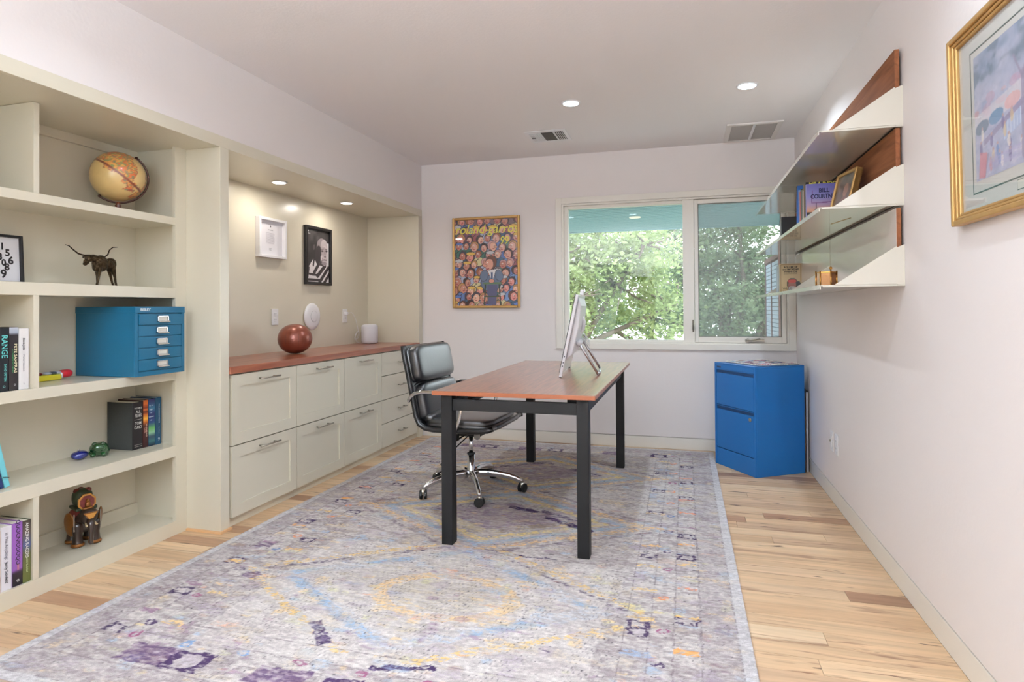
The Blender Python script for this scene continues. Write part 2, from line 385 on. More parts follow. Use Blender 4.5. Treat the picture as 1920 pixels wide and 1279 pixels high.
# ================================================================== BUILT-INS
def bookcase():
    XS = -2.496
    t = thing('bookcase', 'cream painted built-in bookcase with five open shelves set in the left wall', 'bookcase', (0, 0, 0))
    part_box('back_panel', CREAM, t, XBK+.0005, XBK+.012, 1.09, 2.566, 0, 1.976)
    for a, b in ((2.529, 2.6), (1.09, 1.14)): part_box('stile', CREAM, t, XS-.02, XS, a, b, 0, 1.976)
    for a in (2.566, 1.09): part_box('side_panel', CREAM, t, XBK+.012, XS-.02, a, a+.034, 0, 1.976)
    for k, (z0, z1) in enumerate(((1.574, 1.612), (1.202, 1.253), (.785, .83), (.396, .451))):
        part_box('shelf', CREAM, t, XBK+.012, XS-.02, 1.124, 2.566, z0, z1)
        part_box('shelf_edge', CREAM, t, XS-.0199, XS+.0005, 1.14, 2.529, z0, z1, bevel=.0015)
    part_box('base', CREAM, t, XBK+.012, XS+.0005, 1.14, 2.529, 0, .07)
    part_box('base_floor', CREAM, t, XBK+.012, XS-.02, 2.529, 2.566, 0, .07)
    for z0, z1 in ((1.612, 1.975), (.83, 1.202), (.07, .396)):
        part_box('partition', CREAM, t, XBK+.012, XS, 1.824, 1.847, z0, z1, bevel=.001)
    part_box('cleat', CREAM, t, XBK+.012, XBK+.03, 1.847, 2.566, 1.935, 1.976)
    part_box('cleat', CREAM, t, XBK+.012, XBK+.03, 1.847, 2.566, .07, .132)
bookcase()
def alcove():
    t = thing('alcove_surround', 'cream painted surround framing the bookcase and the desk-height alcove', 'cabinetry', (0, 0, 0))
    part_box('header', CREAM, t, XL-.022, XL+.003, 1.03, YB-.001, 1.976, 2.0345, bevel=.0015)
    part_box('soffit', CREAM, t, XBK+.001, XL-.022, 1.03, YB-.001, 1.9762, 2.033)
    part_box('post', CREAM, t, XBK+.001, XL+.003, 2.6005, 2.662, 0, 1.9758, bevel=.0015)
    part_box('post', CREAM, t, XBK+.001, XL+.003, 1.03, 1.0895, 0, 1.9758, bevel=.0015)
    part_box('side_panel', CREAM, t, XBK+.012, XL+.003, 5.024, YB-.001, .0, 1.9758, bevel=.0015)
    part_box('back_panel', CREAM, t, XBK+.001, XBK+.0118, 2.6625, YB-.001, .8, 1.9758)
    m = mat('oak_shoe', (222, 178, 132), .5)
    s = MB().box(-2.49, XL+.016, 2.588, 2.5995, .0005, .012).box(XL+.004, XL+.016, 2.5995, 2.67, .0005, .012)
    s.build('shoe_moulding', m, t)
alcove()
CTW = mat('cherry_counter', (170, 106, 80), .28, coat=.3, coat_r=.12, grain=(1, (128, 66, 44), 34))
tag(MB().box(XBK+.0125, -2.275, 2.663, 5.0235, .8035, .842).build('countertop', CTW, bevel=.003), 'reddish wood countertop running above the cream drawers in the alcove', 'countertop')
def handle(parent, y, z, L):
    x = -2.285
    h = MB().tube([(x+.03, y-L/2, z), (x+.03, y+L/2, z)], .0048, 10)
    for s in (-.36, .36): h.tube([(x-.001, y+s*L, z), (x+.03, y+s*L, z)], .004, 8)
    h.build('handle', NICKEL, parent, smooth=True)
def drawer(t, y0, y1, z0, z1, shaker=True, L=.17, hz=None):
    X = -2.285; m = .062
    if shaker:
        b = MB().box(X-.02, X, y0, y0+m, z0, z1).box(X-.02, X, y1-m, y1, z0, z1).box(X-.02, X, y0+m, y1-m, z1-m, z1).box(X-.02, X, y0+m, y1-m, z0, z0+m)
        d = b.build('drawer', CREAM, t)
        MB().box(X-.018, X-.0065, y0+m, y1-m, z0+m, z1-m).build('panel', CREAM, d)
    else:
        d = MB().box(X-.02, X, y0, y1, z0, z1).build('drawer', CREAM, t, bevel=.0015)
    handle(d, (y0+y1)/2, hz if hz else z1-.036, L)
cols = [(2.684, 3.236, 'nearest the bookcase'), (3.2405, 3.779, 'second from the bookcase'), (3.7835, 4.3215, 'third from the bookcase')]
for y0, y1, wh in cols:
    t = thing('base_cabinet', 'cream base cabinet with two deep framed drawers, %s' % wh, 'cabinet', (0, 0, 0), 0, 'cream base cabinets under the counter')
    part_box('body', CREAM, t, XBK+.013, -2.306, y0-.0015, y1+.0015, .047, .8)
    part_box('plinth', CREAM, t, -2.34, -2.309, y0-.0015, y1+.0015, 0, .046)
    drawer(t, y0, y1, .427, .796); drawer(t, y0, y1, .05, .421)
t = thing('base_cabinet', 'cream base cabinet with four shallow flat drawers at the far end behind the chair', 'cabinet', (0, 0, 0), 0, 'cream base cabinets under the counter')
part_box('body', CREAM, t, XBK+.013, -2.306, 4.3245, 5.0225, .047, .8); part_box('plinth', CREAM, t, -2.34, -2.309, 4.3245, 5.0225, 0, .046)
for z0, z1 in ((.615, .796), (.426, .61), (.239, .421), (.05, .234)): drawer(t, 4.327, 4.985, z0, z1, False, .135, (z0+z1)/2)
t = thing('filler_strip', 'narrow cream strip between the post and the first cabinet', 'trim', (0, 0, 0)); part_box('strip', CREAM, t, -2.34, -2.306, 2.6625, 2.682, 0, .8)

# ================================================================== LIGHT FITTINGS
def downlight(x, y, z, power, col, label, group, r=.062, es=9):
    t = thing('recessed_downlight', label, 'ceiling light', (x, y, z), 0, group)
    MB().lathe([(r, -.0005), (r, -.004), (r*.93, -.006), (r*.8, -.006), (r*.78, -.0005)], seg=40).build('trim_ring', WHITEP, t, smooth=True)
    MB().lathe([(r*.77, -.004), (r*.77, -.0068)], seg=32).build('lens', emit_mat('lens_%d' % es if col == CEIL_COL else 'lens_warm', col, es), t)
    ld = bpy.data.lights.new('lamp', 'AREA'); ld.shape = 'DISK'; ld.size = r*1.5; ld.energy = power; ld.color = col; ld.spread = math.radians(146 if z > 2 else 180)
    lo = bpy.data.objects.new('lamp', ld); COL.objects.link(lo); lo.parent = t; lo.location = (0, 0, -.012)
g = 'round white recessed downlights in the ceiling, some added out of view'
downlight(-.684, 3.822, ZC, CEIL_W, CEIL_COL, 'round recessed ceiling downlight beside the small slatted vent', g)
downlight(.363, 3.822, ZC, CEIL_W, CEIL_COL, 'round recessed ceiling downlight nearest the white wall shelves', g)
for x, y, pw_, wh in ((-1.55, 1.75, .55, 'left of three nearest the viewer'), (-.684, 1.75, .7, 'middle of three nearest the viewer'), (.363, 1.75, .55, 'right of three nearest the viewer'), (-.684, -.3, .5, 'left one behind the viewer'), (.363, -.3, .5, 'right one behind the viewer')):  # out-of-view downlights added to light the room evenly
    downlight(x, y, ZC, CEIL_W*pw_, CEIL_COL, 'unseen recessed ceiling downlight added for fill light, '+wh, g)
g = 'small recessed lights in the alcove soffit'
downlight(-2.549, 3.431, 1.976, NICHE_W, NICHE_COL, 'small recessed light in alcove soffit above the white frame', g, .052, 6)
downlight(-2.542, 4.25, 1.976, NICHE_W, NICHE_COL, 'small recessed light in alcove soffit above the black frame', g, .052, 6)
t = thing('fill_uplight', 'slim uplighter added unseen behind the viewer to brighten the ceiling', 'lamp', (-.82, -1.33, .0))  # unseen uplight added to lift the ceiling and walls
MB().lathe([(.13, .0005), (.13, .015), (.02, .025)], seg=32).build('base', BLACKM, t); MB().tube([(0, 0, .02), (0, 0, 1.62)], .011, 12).build('fill_uplight_pole', BLACKM, t, smooth=True)
MB().lathe([(.02, 1.62), (.10, 1.66), (.17, 1.72), (.165, 1.72), (.095, 1.668), (.02, 1.63)], seg=36).build('shade', BLACKM, t, smooth=True)
ld = bpy.data.lights.new('uplight_emitter', 'AREA'); ld.shape = 'DISK'; ld.size = .26; ld.energy = UP_W; ld.color = CEIL_COL
lo = bpy.data.objects.new('uplight_emitter', ld); COL.objects.link(lo); lo.parent = t; lo.location = (0, 0, 1.725); lo.rotation_euler = (PI, 0, 0)
# small slatted vent
t = thing('ceiling_vent', 'small white slatted supply vent on the ceiling near the left downlight', 'vent', (-.98, 4.50, ZC))
VD = mat('vent_dark', (70, 66, 62), .8)
f = MB(); W2, D2 = .155, .15
f.box(-W2, W2, -D2, D2, -.005, -.0005); f.build('plate', WHITEP, t, bevel=.002)
MB().box(-.035, .052, -.105, .105, -.0065, -.0052).build('damper_mesh', VD, t)
MB().box(.062, .128, -.105, .105, -.0062, -.0052).build('dark_slot', VD, t)
for k in range(5): part_box('slat', WHITEP, t, .066+k*.0135, .070+k*.0135, -.105, .105, -.011, -.0063)
for k in range(8): part_box('slat', WHITEP, t, -.128+k*.0115, -.124+k*.0115, -.105, .105, -.009, -.0052)
for k in range(11): part_box('louvre', mat('vent_grey', (120, 115, 110), .7), t, -.033+k*.0078, -.030+k*.0078, -.103, .103, -.0085, -.0066)
part_box('lever', VD, t, -.125, -.095, -.005, .005, -.013, -.0095)
# return grille
t = thing('return_air_grille', 'wide white return air grille on the ceiling by the right wall', 'vent', (.487, 4.825, ZC))
f = MB(); a, b = .188, .235
f.box(-a, -a+.035, -b, b, -.012, -.0005).box(a-.035, a, -b, b, -.012, -.0005).box(-a+.035, a-.035, b-.035, b, -.012, -.0005).box(-a+.035, a-.035, -b, -b+.035, -.012, -.0005)
f.build('frame', mat('grille_white', (226, 221, 218), .5), t, bevel=.002)
part_box('filter', mat('grille_filter', (176, 170, 166), .9), t, -a+.035, a-.035, -b+.035, b-.035, -.0035, -.0008)
part_box('centre_bar', WHITEP, t, -.009, .009, -b+.035, b-.035, -.0125, -.004)
for k in range(26):
    yy = -b+.045+k*.0148
    part_box('louvre', mat('louvre_grey', (188, 183, 180), .6), t, -a+.035, a-.035, yy, yy+.0035, -.0105, -.004)

# ================================================================== RUG
def rug():
    x0, x1, y0, y1 = -2.165, .207, 1.385, 5.02
    W, H = 520, 790
    xs = np.linspace(x0, x1, W); ys = np.linspace(y1, y0, H); U, V = np.meshgrid(xs, ys); cx = (x0+x1)/2
    jx = (vnoise(U, V, .03, .02, 1)-.5)*.02; jy = (vnoise(U, V, .03, .02, 2)-.5)*.02
    u, v = U+jx, V+jy
    A = np.array
    white = A([200, 193, 189.]); mauve = A([152, 140, 141.]); cream = A([206, 198, 186.])
    n1 = vnoise(U, V, .10, .035, 3, 3); n2 = vnoise(U, V, .028, .009, 4, 3); n3 = vnoise(U, V, .5, .35, 5, 2); fine = vnoise(U, V, .010, .0055, 6, 2)
    m = sstep(.40, .66, .28*n1+.34*n2+.14*n3+.28*vnoise(U, V, .016, .010, 8, 3))*.85
    img = white*(1-m[..., None])+mauve*m[..., None]*1.0
    def lay(mask, col, k=1.0, thr=(.35, .6)):
        nonlocal img
        a = np.clip(mask*k*sstep(thr[0], thr[1], .5*n2+.5*fine), 0, 1)[..., None]; img = img*(1-a)+A(col, )*a
    e = np.minimum(U-x0, x1-U); ey = np.minimum(V-y0, y1-V); ed = np.minimum(e, ey)      # distance from edges
    field = (e > .46) & (ey > .44)
    innerf = (e > .40)
    a = np.abs(u-cx)
    # field: light front block, mauve blocks behind
    far = sstep(2.66, 2.70, V)*((e > .42))
    img = img*(1-.16*far[..., None])+A([176, 160, 152.])*.16*far[..., None]
    light = ((V < 2.68) & (V > 1.72) & (e > .50)).astype(float)
    img = img*(1-.42*light[..., None])+A([205, 198, 193.])*.45*light[..., None]
    for k, cy in enumerate((2.27, 3.2, 4.13)):
        b = np.abs(v-cy); d = a/.67+b/.42; inb = (b < .48) & (e > .36)
        if k == 0:
            lay((np.abs(d-1) < .055)*inb*sstep(.25, .6, vnoise(U, V, .11, .08, 33)), (136, 164, 196), .9, (.30, .62))
            lay((np.abs(d-.98) < .10)*inb, (174, 186, 202), .45, (.35, .65))
            lay((np.abs(d-1.22) < .03)*inb*(v > cy), (92, 80, 98), .8, (.42, .6))
            lay((np.abs(d-1.33) < .05)*inb, (218, 184, 126), 1.0, (.42, .6))
            rr = np.hypot((u-cx-.06)/.27, (v-cy+.02)/.17)
            lay((np.abs(rr-1) < .13).astype(float), (219, 186, 142), .9, (.3, .6)); lay((rr < .8).astype(float), (178, 168, 140), .35)
            lay((d < .8)*(rr > 1.3)*1., (176, 172, 146), .40, (.45, .7))
        else:
            lay((d < .55)*1., (128, 108, 130), .75, (.3, .7))
            lay((np.abs(d-.62) < .07)*inb*(vnoise(U, V, .12, .1, 30+k) > .45), (74, 60, 92), .85, (.38, .62))
            lay((np.abs(d-.62) < .1)*inb*(v < cy), (216, 196, 140), .5, (.4, .6))
            lay((np.abs(d-.84) < .05)*inb, (216, 192, 132), .95, (.3, .55))
            lay((np.abs(d-1.0) < .045)*inb, (148, 168, 190), .9, (.3, .55))
            lay((np.abs(d-1.17) < .05)*inb, (222, 178, 124), .8, (.4, .6))
            lay((np.abs(d-1.33) < .03)*inb, (104, 90, 104), .6, (.4, .6))
    # purple accents on the field
    for (px, py, w_, h_, ang) in ((-1.235, 1.878, .09, .022, -.75), (-.60, 3.16, .16, .02, -.5), (-.88, 3.33, .10, .022, -.3), (-.66, 2.70, .10, .006, .0), (-.45, 1.97, .02, .004, 0), (-.86, 1.76, .10, .012, .25)):
        q = (u-px)*math.cos(ang)+(v-py)*math.sin(ang); s_ = -(u-px)*math.sin(ang)+(v-py)*math.cos(ang)
        lay(((np.abs(q) < w_) & (np.abs(s_) < h_))*1., (66, 50, 84), 1., (.3, .45))
    # coloured flecks
    for i, (c, thr, al) in enumerate((((222, 192, 146), .80, .7), ((160, 178, 200), .82, .7), ((216, 160, 132), .90, .75), ((204, 202, 158), .86, .6), ((150, 122, 144), .85, .6), ((196, 182, 160), .70, .5), ((170, 156, 172), .72, .5))):
        q = vnoise(U, V, .085, .038, 50+i)
        lay(sstep(thr, thr+.08, q), c, al, (.38, .62))
    # knot ticks on the light block and sparse dark knots
    tk = ((np.floor(V/.012) % 2 == 0) & (((U/.018+np.floor(V/.024)*.5) % 1) < .16))
    lay((tk & (e > .45) & (V < 2.70))*1., (92, 86, 92), .55, (.45, .62))
    kn = vnoise(U, V, .009, .007, 71) > .95
    lay(kn*1., (56, 50, 58), .75, (.2, .4))
    # border bands, mirrored left/right and carried round the ends
    def band(d0, d1, col, k):
        nonlocal img
        mk = ((ed > d0) & (ed < d1))[..., None]*k; img = img*(1-mk)+A(col)*mk
    band(0, .042, (204, 202, 204), .65)
    band(.042, .165, (168, 158, 160), .30)
    for dd in (.042, .162, .253, .335, .42):
        lay((np.abs(ed+jx*.2-dd) < .0028)*1., (120, 108, 112), .7, (.4, .6))
    def motif(mx, my, w_, h_, kind, col=(70, 56, 84)):
        nonlocal img
        q, s_ = (u-mx)/w_, (v-my)/h_; ins = (np.abs(q) < 1) & (np.abs(s_) < 1)
        rim = ins & ((np.abs(q) > .78) | (np.abs(s_) > .70))
        if kind == 0: mk = rim | (ins & (np.abs(np.abs(q)-np.abs(s_)) < .16) & (np.abs(q) > .3))
        elif kind == 1: mk = ins & (((np.abs(q) > .55) & (np.abs(s_) < .9)) | (np.abs(s_) > .62))
        elif kind == 2: mk = ins
        else: mk = ins & (np.hypot(q, s_) > .5) & (np.hypot(q, s_) < 1)
        lay(ins*1., (196, 186, 188) if kind != 2 else (128, 100, 128), .5, (.2, .5))
        lay(mk*1., col, .95 if kind != 2 else .62, (.33, .5) if kind != 2 else (.42, .66))
    r3 = random.Random(3)
    for side in (1, -1):
        def X(dd): return (x1-dd) if side > 0 else (x0+dd)
        yy = 1.70 if side < 0 else 1.56; i = 0
        known = {1: [(2.288, 0), (2.872, 1), (3.137, 0), (3.763, 0), (4.1, 1), (4.5, 0), (1.75, 1)], -1: [(1.72, 1), (2.02, 0), (2.323, 1), (2.52, 2), (2.85, 0), (3.2, 1), (3.5, 0), (3.9, 1), (4.4, 0)]}[side]
        for my, kd in known: motif(X(.208), my, .042, .03, kd)
        for my, kd in {1: [(2.225, 1), (2.17, 1), (2.852, 1), (3.457, 0), (3.872, 0), (4.3, 0)], -1: [(2.215, 2), (2.62, 1), (3.05, 0), (3.6, 1), (4.2, 0)]}[side]: motif(X(.375), my, .038, .026, kd)
        for my in np.arange(1.75, 4.9, .235):
            motif(X(.293), my+r3.uniform(-.04, .04), .024, .016, 3, r3.choice(((78, 62, 92), (150, 90, 120), (110, 130, 170), (226, 140, 96))))
            lay(((np.abs(u-X(.208)) < .04) & (np.abs(v-my-.1) < .012))*1., r3.choice(((226, 160, 96), (224, 184, 120), (150, 120, 140), (224, 140, 110))), .9, (.35, .55))
            lay(((np.abs(u-X(.37)) < .05) & (np.abs(v-my-.05) < .014))*1., r3.choice(((228, 176, 112), (148, 166, 196), (224, 190, 130))), .8, (.4, .6))
            lay(((np.abs(u-X(.105)) < .03) & (np.abs(v-my-.03) < .022))*1., (120, 100, 112), .5, (.4, .65))
    for mx, kd, w_ in ((-1.70, 2, .10), (-1.55, 1, .07), (-1.21, 2, .10), (-1.0, 1, .06), (-.55, 2, .08), (-.2, 1, .06)):
        motif(mx, 1.615, w_, .05, kd, (66, 48, 82)); motif(mx, 4.79, w_, .05, kd, (66, 48, 82))
    for mx in np.arange(-1.85, 0, .22):
        motif(mx, 1.70, .025, .02, 3, r3.choice(((224, 140, 104), (120, 150, 190), (150, 90, 120))))
    img = img*(.86+.28*fine[..., None])*(1-.0*m[..., None])
    me = grid_mesh('rug_pile', img, (x0, y0, .0095), (x1-x0, 0, 0), (0, y1-y0, 0), attr_mat('rug_wool', .95, noise=((300, 380, 1), .22), bump=(420, .25), spec=.1))
    t = thing('area_rug', 'large faded purple-grey patterned rug with diamonds lying under desk and chair', 'rug', (0, 0, 0))
    me.parent = t
    MB().box(x0, x1, y0, y1, .0006, .0093).build('backing', mat('rug_edge', (176, 160, 150), .95), t)
rug()

# ================================================================== DESK
DT = mat('walnut_desktop', (158, 94, 58), .34, coat=1, coat_r=.2, grain=(1, (124, 70, 42), 70)); DT.node_tree.nodes['Principled BSDF'].inputs['Coat IOR'].default_value = 1.8
t = thing('desk', 'long wooden-topped desk with square black steel legs standing on the rug', 'desk', (-.775, 3.58, .0105))
Z = -.0105
MB().box(-.387, .388, -.878, .884, .727+Z, .748+Z).build('tabletop', DT, t, bevel=.004, seg=3)
ED = mat('orange_edge_band', (150, 84, 50), .4, coat=.2)
for q in ((-.3888, .3898, -.880, -.8775), (-.3888, .3898, .8835, .886), (-.3896, -.3868, -.8775, .8835), (.3878, .3906, -.8775, .8835)):
    part_box('edge_band', ED, t, *q, .7275+Z, .7465+Z, bevel=.001)
for sx_ in (-1, 1):
    for sy in (-1, 1):
        cx_ = .3275*sx_; cy_ = -.815 if sy < 0 else .81
        MB().box(cx_-.0275, cx_+.0275, cy_-.03, cy_+.03, 0, .724+Z).build('leg', BLACKM, t, bevel=.002)
for sy in (-.825, .82): part_box('apron', BLACKM, t, -.2995, .2995, sy-.012, sy+.012, .652+Z, .706+Z, bevel=.0015)
for s in (-.3275, .3275): part_box('apron', BLACKM, t, s-.012, s+.012, -.7845, .7795, .652+Z, .706+Z, bevel=.0015)
for sx_ in (-.27, .27):
    for sy in (-.78, .0, .78): part_box('spacer_block', BLACKM, t, sx_-.02, sx_+.02, sy-.02, sy+.02, .690+Z, .7268+Z)
for sx_ in (-.27, .27): part_box('support_rail', BLACKM, t, sx_-.022, sx_+.022, -.80, .80, .672+Z, .6898+Z)

# ================================================================== CHAIR
def office_chair():
    t = thing('office_chair', 'black leather soft-pad office chair on a chrome five-star base behind the desk', 'chair', (-1.283, 3.585, .0105), math.radians(-3))
    Z = -.0105
    prof = [(-.336, .918), (-.328, .86), (-.300, .74), (-.264, .57), (-.250, .50), (-.228, .452), (-.185, .426), (-.13, .418), (.02, .419), (.15, .424), (.215, .432), (.250, .446)]
    prof = [(x, z+Z) for x, z in prof]
    def off(d):
        out = []
        for i, p in enumerate(prof):
            a = prof[max(i-1, 0)]; b = prof[min(i+1, len(prof)-1)]; dx, dz = b[0]-a[0], b[1]-a[1]; l = math.hypot(dx, dz)
            out.append((p[0]-dz/l*d, p[1]+dx/l*d))
        return out
    inner = off(.022)
    MB().prism(prof+inner[::-1], 1, -.262, .262).build('shell', LEATHER, t, bevel=.008, seg=3)
    for s in (-1, 1):
        mid = off(.012)
        MB().tube([(p[0], s*.266, p[1]) for p in mid], .0165, 10).build('side_rail', mat('black_frame', (20, 20, 22), .35, .2, coat=.3), t, smooth=True)
    # pads follow the inner side
    def pad(cx, cz, half_len, thick, ang, wid, name='back_pad'):
        M = Matrix.Rotation(-ang, 4, 'Y')
        MB().sell((cx, 0, cz+Z), thick, wid, half_len, .34, 22, M).build(name, LEATHER, t, smooth=True)
        # welt seam
    ang = math.atan2(.083, .42)
    pad(-.268, .808, .112, .045, ang, .250)
    pad(-.226, .578, .116, .045, ang, .250)
    for cz, hl, cx in ((.805, .112, -.300), (.580, .116, -.258)):
        M = Matrix.Rotation(-ang, 4, 'Y')
        MB().sell((cx, 0, cz+Z), .022, .254, hl, .25, 14, M).build('pad_welt', LEATHER, t, smooth=True)
    MB().sell((.0, 0, .468+Z), .225, .25, .028, .34, 22).build('seat_pad', LEATHER, t, smooth=True)
    MB().sell((.02, 0, .450+Z), .235, .256, .018, .3, 14).build('seat_pad', LEATHER, t, smooth=True)
    MB().sell((-.175, 0, .49+Z), .05, .246, .032, .5, 14).build('seat_pad', LEATHER, t, smooth=True)
    for s in (-1, 1):
        p = [(-.276, .600), (-.262, .622), (-.235, .642), (-.19, .652), (-.10, .655), (-.01, .652), (.035, .636), (.055, .60), (.058, .55), (.048, .50), (.032, .46), (.018, .432)]
        a = MB().tube([(x, s*.292, z+Z) for x, z in p], .011, 10, flat=.6)
        a.sell((-.276, s*.287, .60+Z), .011, .012, .014, .9, 8).sell((.016, s*.284, .431+Z), .012, .014, .014, .9, 8)
        a.build('armrest', CHROME, t, smooth=True)
    mc = MB().box(-.085, .075, -.05, .05, .355+Z, .405+Z).box(-.12, .10, -.12, .12, .405+Z, .4185+Z).box(-.10, -.055, -.075, -.05, .33+Z, .40+Z)
    mc.tube([(.05, 0, .37+Z), (.11, 0, .40+Z)], .018, 8)
    mc.build('tilt_mechanism', BLACKM, t, bevel=.003)
    MB().tube([(.06, -.05, .375+Z), (.085, -.11, .372+Z)], [.016, .02], 10).build('tension_knob', mat('grey_knob', (150, 146, 142), .4), t, smooth=True)
    MB().tube([(.0, -.04, .36+Z), (-.05, -.12, .30+Z), (-.10, -.175, .225+Z), (-.115, -.19, .205+Z)], [.004, .004, .005, .008], 8).build('height_lever', RUBBER, t, smooth=True)
    MB().tube([(.02, -.05, .39+Z), (-.04, -.15, .345+Z), (-.06, -.18, .335+Z)], [.005, .006, .003], 8).build('tilt_lever', RUBBER, t, smooth=True)
    MB().tube([(0, 0, .235+Z), (0, 0, .356+Z)], .014, 16).build('gas_lift', CHROME, t, smooth=True)
    MB().lathe([(.018, .249+Z), (.025, .247+Z), (.025, .238+Z), (.018, .235+Z)], seg=20).build('collar', RUBBER, t, smooth=True)
    MB().lathe([(.0235, .236+Z), (.025, .14+Z), (.031, .125+Z), (.034, .10+Z), (.028, .075+Z), (.018, .073+Z)], seg=24).build('column', CHROME, t, smooth=True)
    for k in range(5):
        a = math.radians(-131+72*k); c, s = math.cos(a), math.sin(a)
        pts = [(.02, .118), (.06, .125), (.12, .125), (.18, .119), (.235, .108), (.28, .094), (.305, .080), (.315, .066)]
        leg = MB().tube([(r*c, r*s, z+Z) for r, z in pts], [.025, .026, .024, .022, .020, .0185, .018, .014], 12, flat=.75).build('base_arm', CHROME, t, smooth=True)
        ca = a+1.1; cc, ss = math.cos(ca), math.sin(ca); ox, oy = .318*c, .318*s
        M = Matrix.Translation((ox, oy, .0305+Z+.0105)) @ Matrix.Rotation(ca, 4, 'Z')
        cb = MB()
        for q in (-.013, .013):
            cb.lathe([(.006, q-.0085), (.024, q-.0085), (.0275, q-.006), (.0275, q+.006), (.024, q+.0085), (.006, q+.0085)], (0, 0, 0), 20, 'y')
        bmesh.ops.transform(cb.bm, matrix=M, verts=cb.bm.verts)
        ob = cb.build('caster', RUBBER, t, smooth=False)
        ob.location = (0, 0, -.003)
        MB().tube([(ox, oy, .046+Z), (ox, oy, .060+Z), (ox, oy, .072+Z)], [.019, .018, .014], 12).box(-.012, .012, -.006, .006, 0, .03, Matrix.Translation((ox, oy, .03)) @ Matrix.Rotation(ca, 4, 'Z')).build('caster_fork', NICKEL, ob)
office_chair()

# ================================================================== COMPUTER
def computer():
    ang = math.atan2(.055, .589)
    t = thing('desktop_computer', 'white all-in-one computer leaning back on a hinged metal stand on the desk', 'computer', (-.7105, 3.6535, .7485), ang)
    SIL = mat('silver_white_shell', (222, 221, 226), .38, .0, coat=.2)
    tl = math.atan2(.10, .469); M = Matrix.Rotation(tl, 4, 'Y')   # lean towards +x with height
    MB().box(0, .017, -.295, .295, .022, .478, M).build('display_housing', SIL, t, bevel=.004, seg=3)
    MB().box(-.003, -.0003, -.292, .292, .03, .474, M).build('screen', mat('dark_screen', (12, 12, 14), .08), t)
    b = MB(); v = [(.017, .10), (.045, .14), (.05, .30), (.040, .42), (.017, .465)]
    pr = MB().prism(v, 1, -.25, .25); bmesh.ops.transform(pr.bm, matrix=M, verts=pr.bm.verts); pr.build('rear_cover', SIL, t, bevel=.006, seg=3)
    for y in (-.285, .285):
        fo = MB().box(.001, .016, y-.008, y+.008, .0075, .022, M).build('foot', SIL, t)
        MB().box(.001, .015, y-.007, y+.007, .0036, .0073, M).build('rubber_tip', RUBBER, fo)
    c = MB().box(.0, .022, -.02, .07, .482, .514, M).build('webcam', WHITEP, t, bevel=.004)
    hz = .185; hx = hz*math.tan(tl)+.062
    hg = MB().lathe([(.015, -.15), (.015, .205)], (hx, 0, hz), 20, 'y').build('hinge', SIL, t, smooth=True)
    for y in (-.135, .195):
        MB().tube([(hx, y, hz), (hx+.02, y, hz-.025), (.212, y, .009)], [.0095, .0085, .0075], 10).build('stand_leg', mat('satin_aluminium', (205, 205, 210), .25, .9), t, smooth=True)
    MB().tube([(.212, -.14, .008), (.218, .03, .0085), (.212, .20, .008)], .0075, 10).build('stand_foot', MATS['satin_aluminium'], t, smooth=True)
    MB().tube([(.098, .02, .335), (.115, .02, .332), (.125, .02, .31), (.118, .02, .26), (.105, .02, .245)], [.011, .012, .011, .011, .010], 10).build('cable_guide', WHITEP, t, smooth=True)
    pts = []
    for k in range(120):
        s = k/119; a = s*2*PI*7
        pts.append((.115+.030*s+.012*math.cos(a), .02+.05*s, .225-.05*s+.022*math.sin(a)))
    MB().tube(pts, .0016, 5).build('coiled_cable', mat('clear_cable', (208, 212, 216), .15, .2), t, smooth=True)
    for z in (.065, .085, .12): MB().box(.006, .012, -.2962, -.2948, z, z+.008, M).build('port', mat('port_grey', (90, 90, 100), .4), t)
computer()

# ================================================================== FILE CABINET
BLUE = mat('blue_enamel', (16, 104, 176), .38, coat=.15, coat_r=.3)
BLUED = mat('blue_recess', (14, 60, 108), .5)
fcr = math.radians(33.5); FC = (.447, 4.36)
t = thing('filing_cabinet', 'bright blue two-drawer steel filing cabinet angled in the right corner', 'filing cabinet', (FC[0], FC[1], 0), fcr)
D, Wd, Hh = .405, .437, .738
b = MB().box(.012, D, 0, Wd, .0005, Hh-.012).box(.0, D, 0, Wd, Hh-.012, Hh).box(0, .012, 0, .018, .0005, Hh-.012).box(0, .012, Wd-.018, Wd, .0005, Hh-.012).box(0, .012, .018, Wd-.018, Hh-.045, Hh-.012)
b.build('body', BLUE, t, bevel=.0015)
part_box('plinth', BLUE, t, .0025, .012, .0185, Wd-.0185, .0005, .122)
for z0, z1 in ((.128, .405), (.438, .665)):
    d = part_box('drawer', BLUE, t, .001, .0115, .021, Wd-.021, z0, z1, bevel=.001)
    MB().box(.006, .0116, .021, Wd-.021, z1+.0015, z1+.022).build('pull_recess', BLUED, d)
    MB().box(.0, .0116, .021, Wd-.021, z1+.0225, z1+.0275).build('pull_lip', BLUE, d)
MB().lathe([(.0125, 0), (.0125, -.004), (.010, -.005)], (.001, .055, .378), 20, 'x').build('lock', NICKEL, t, smooth=True)
part_box('name_plate', mat('dark_plate', (30, 60, 100), .3), t, -.0008, 0, Wd-.075, Wd-.03, Hh-.036, Hh-.024)
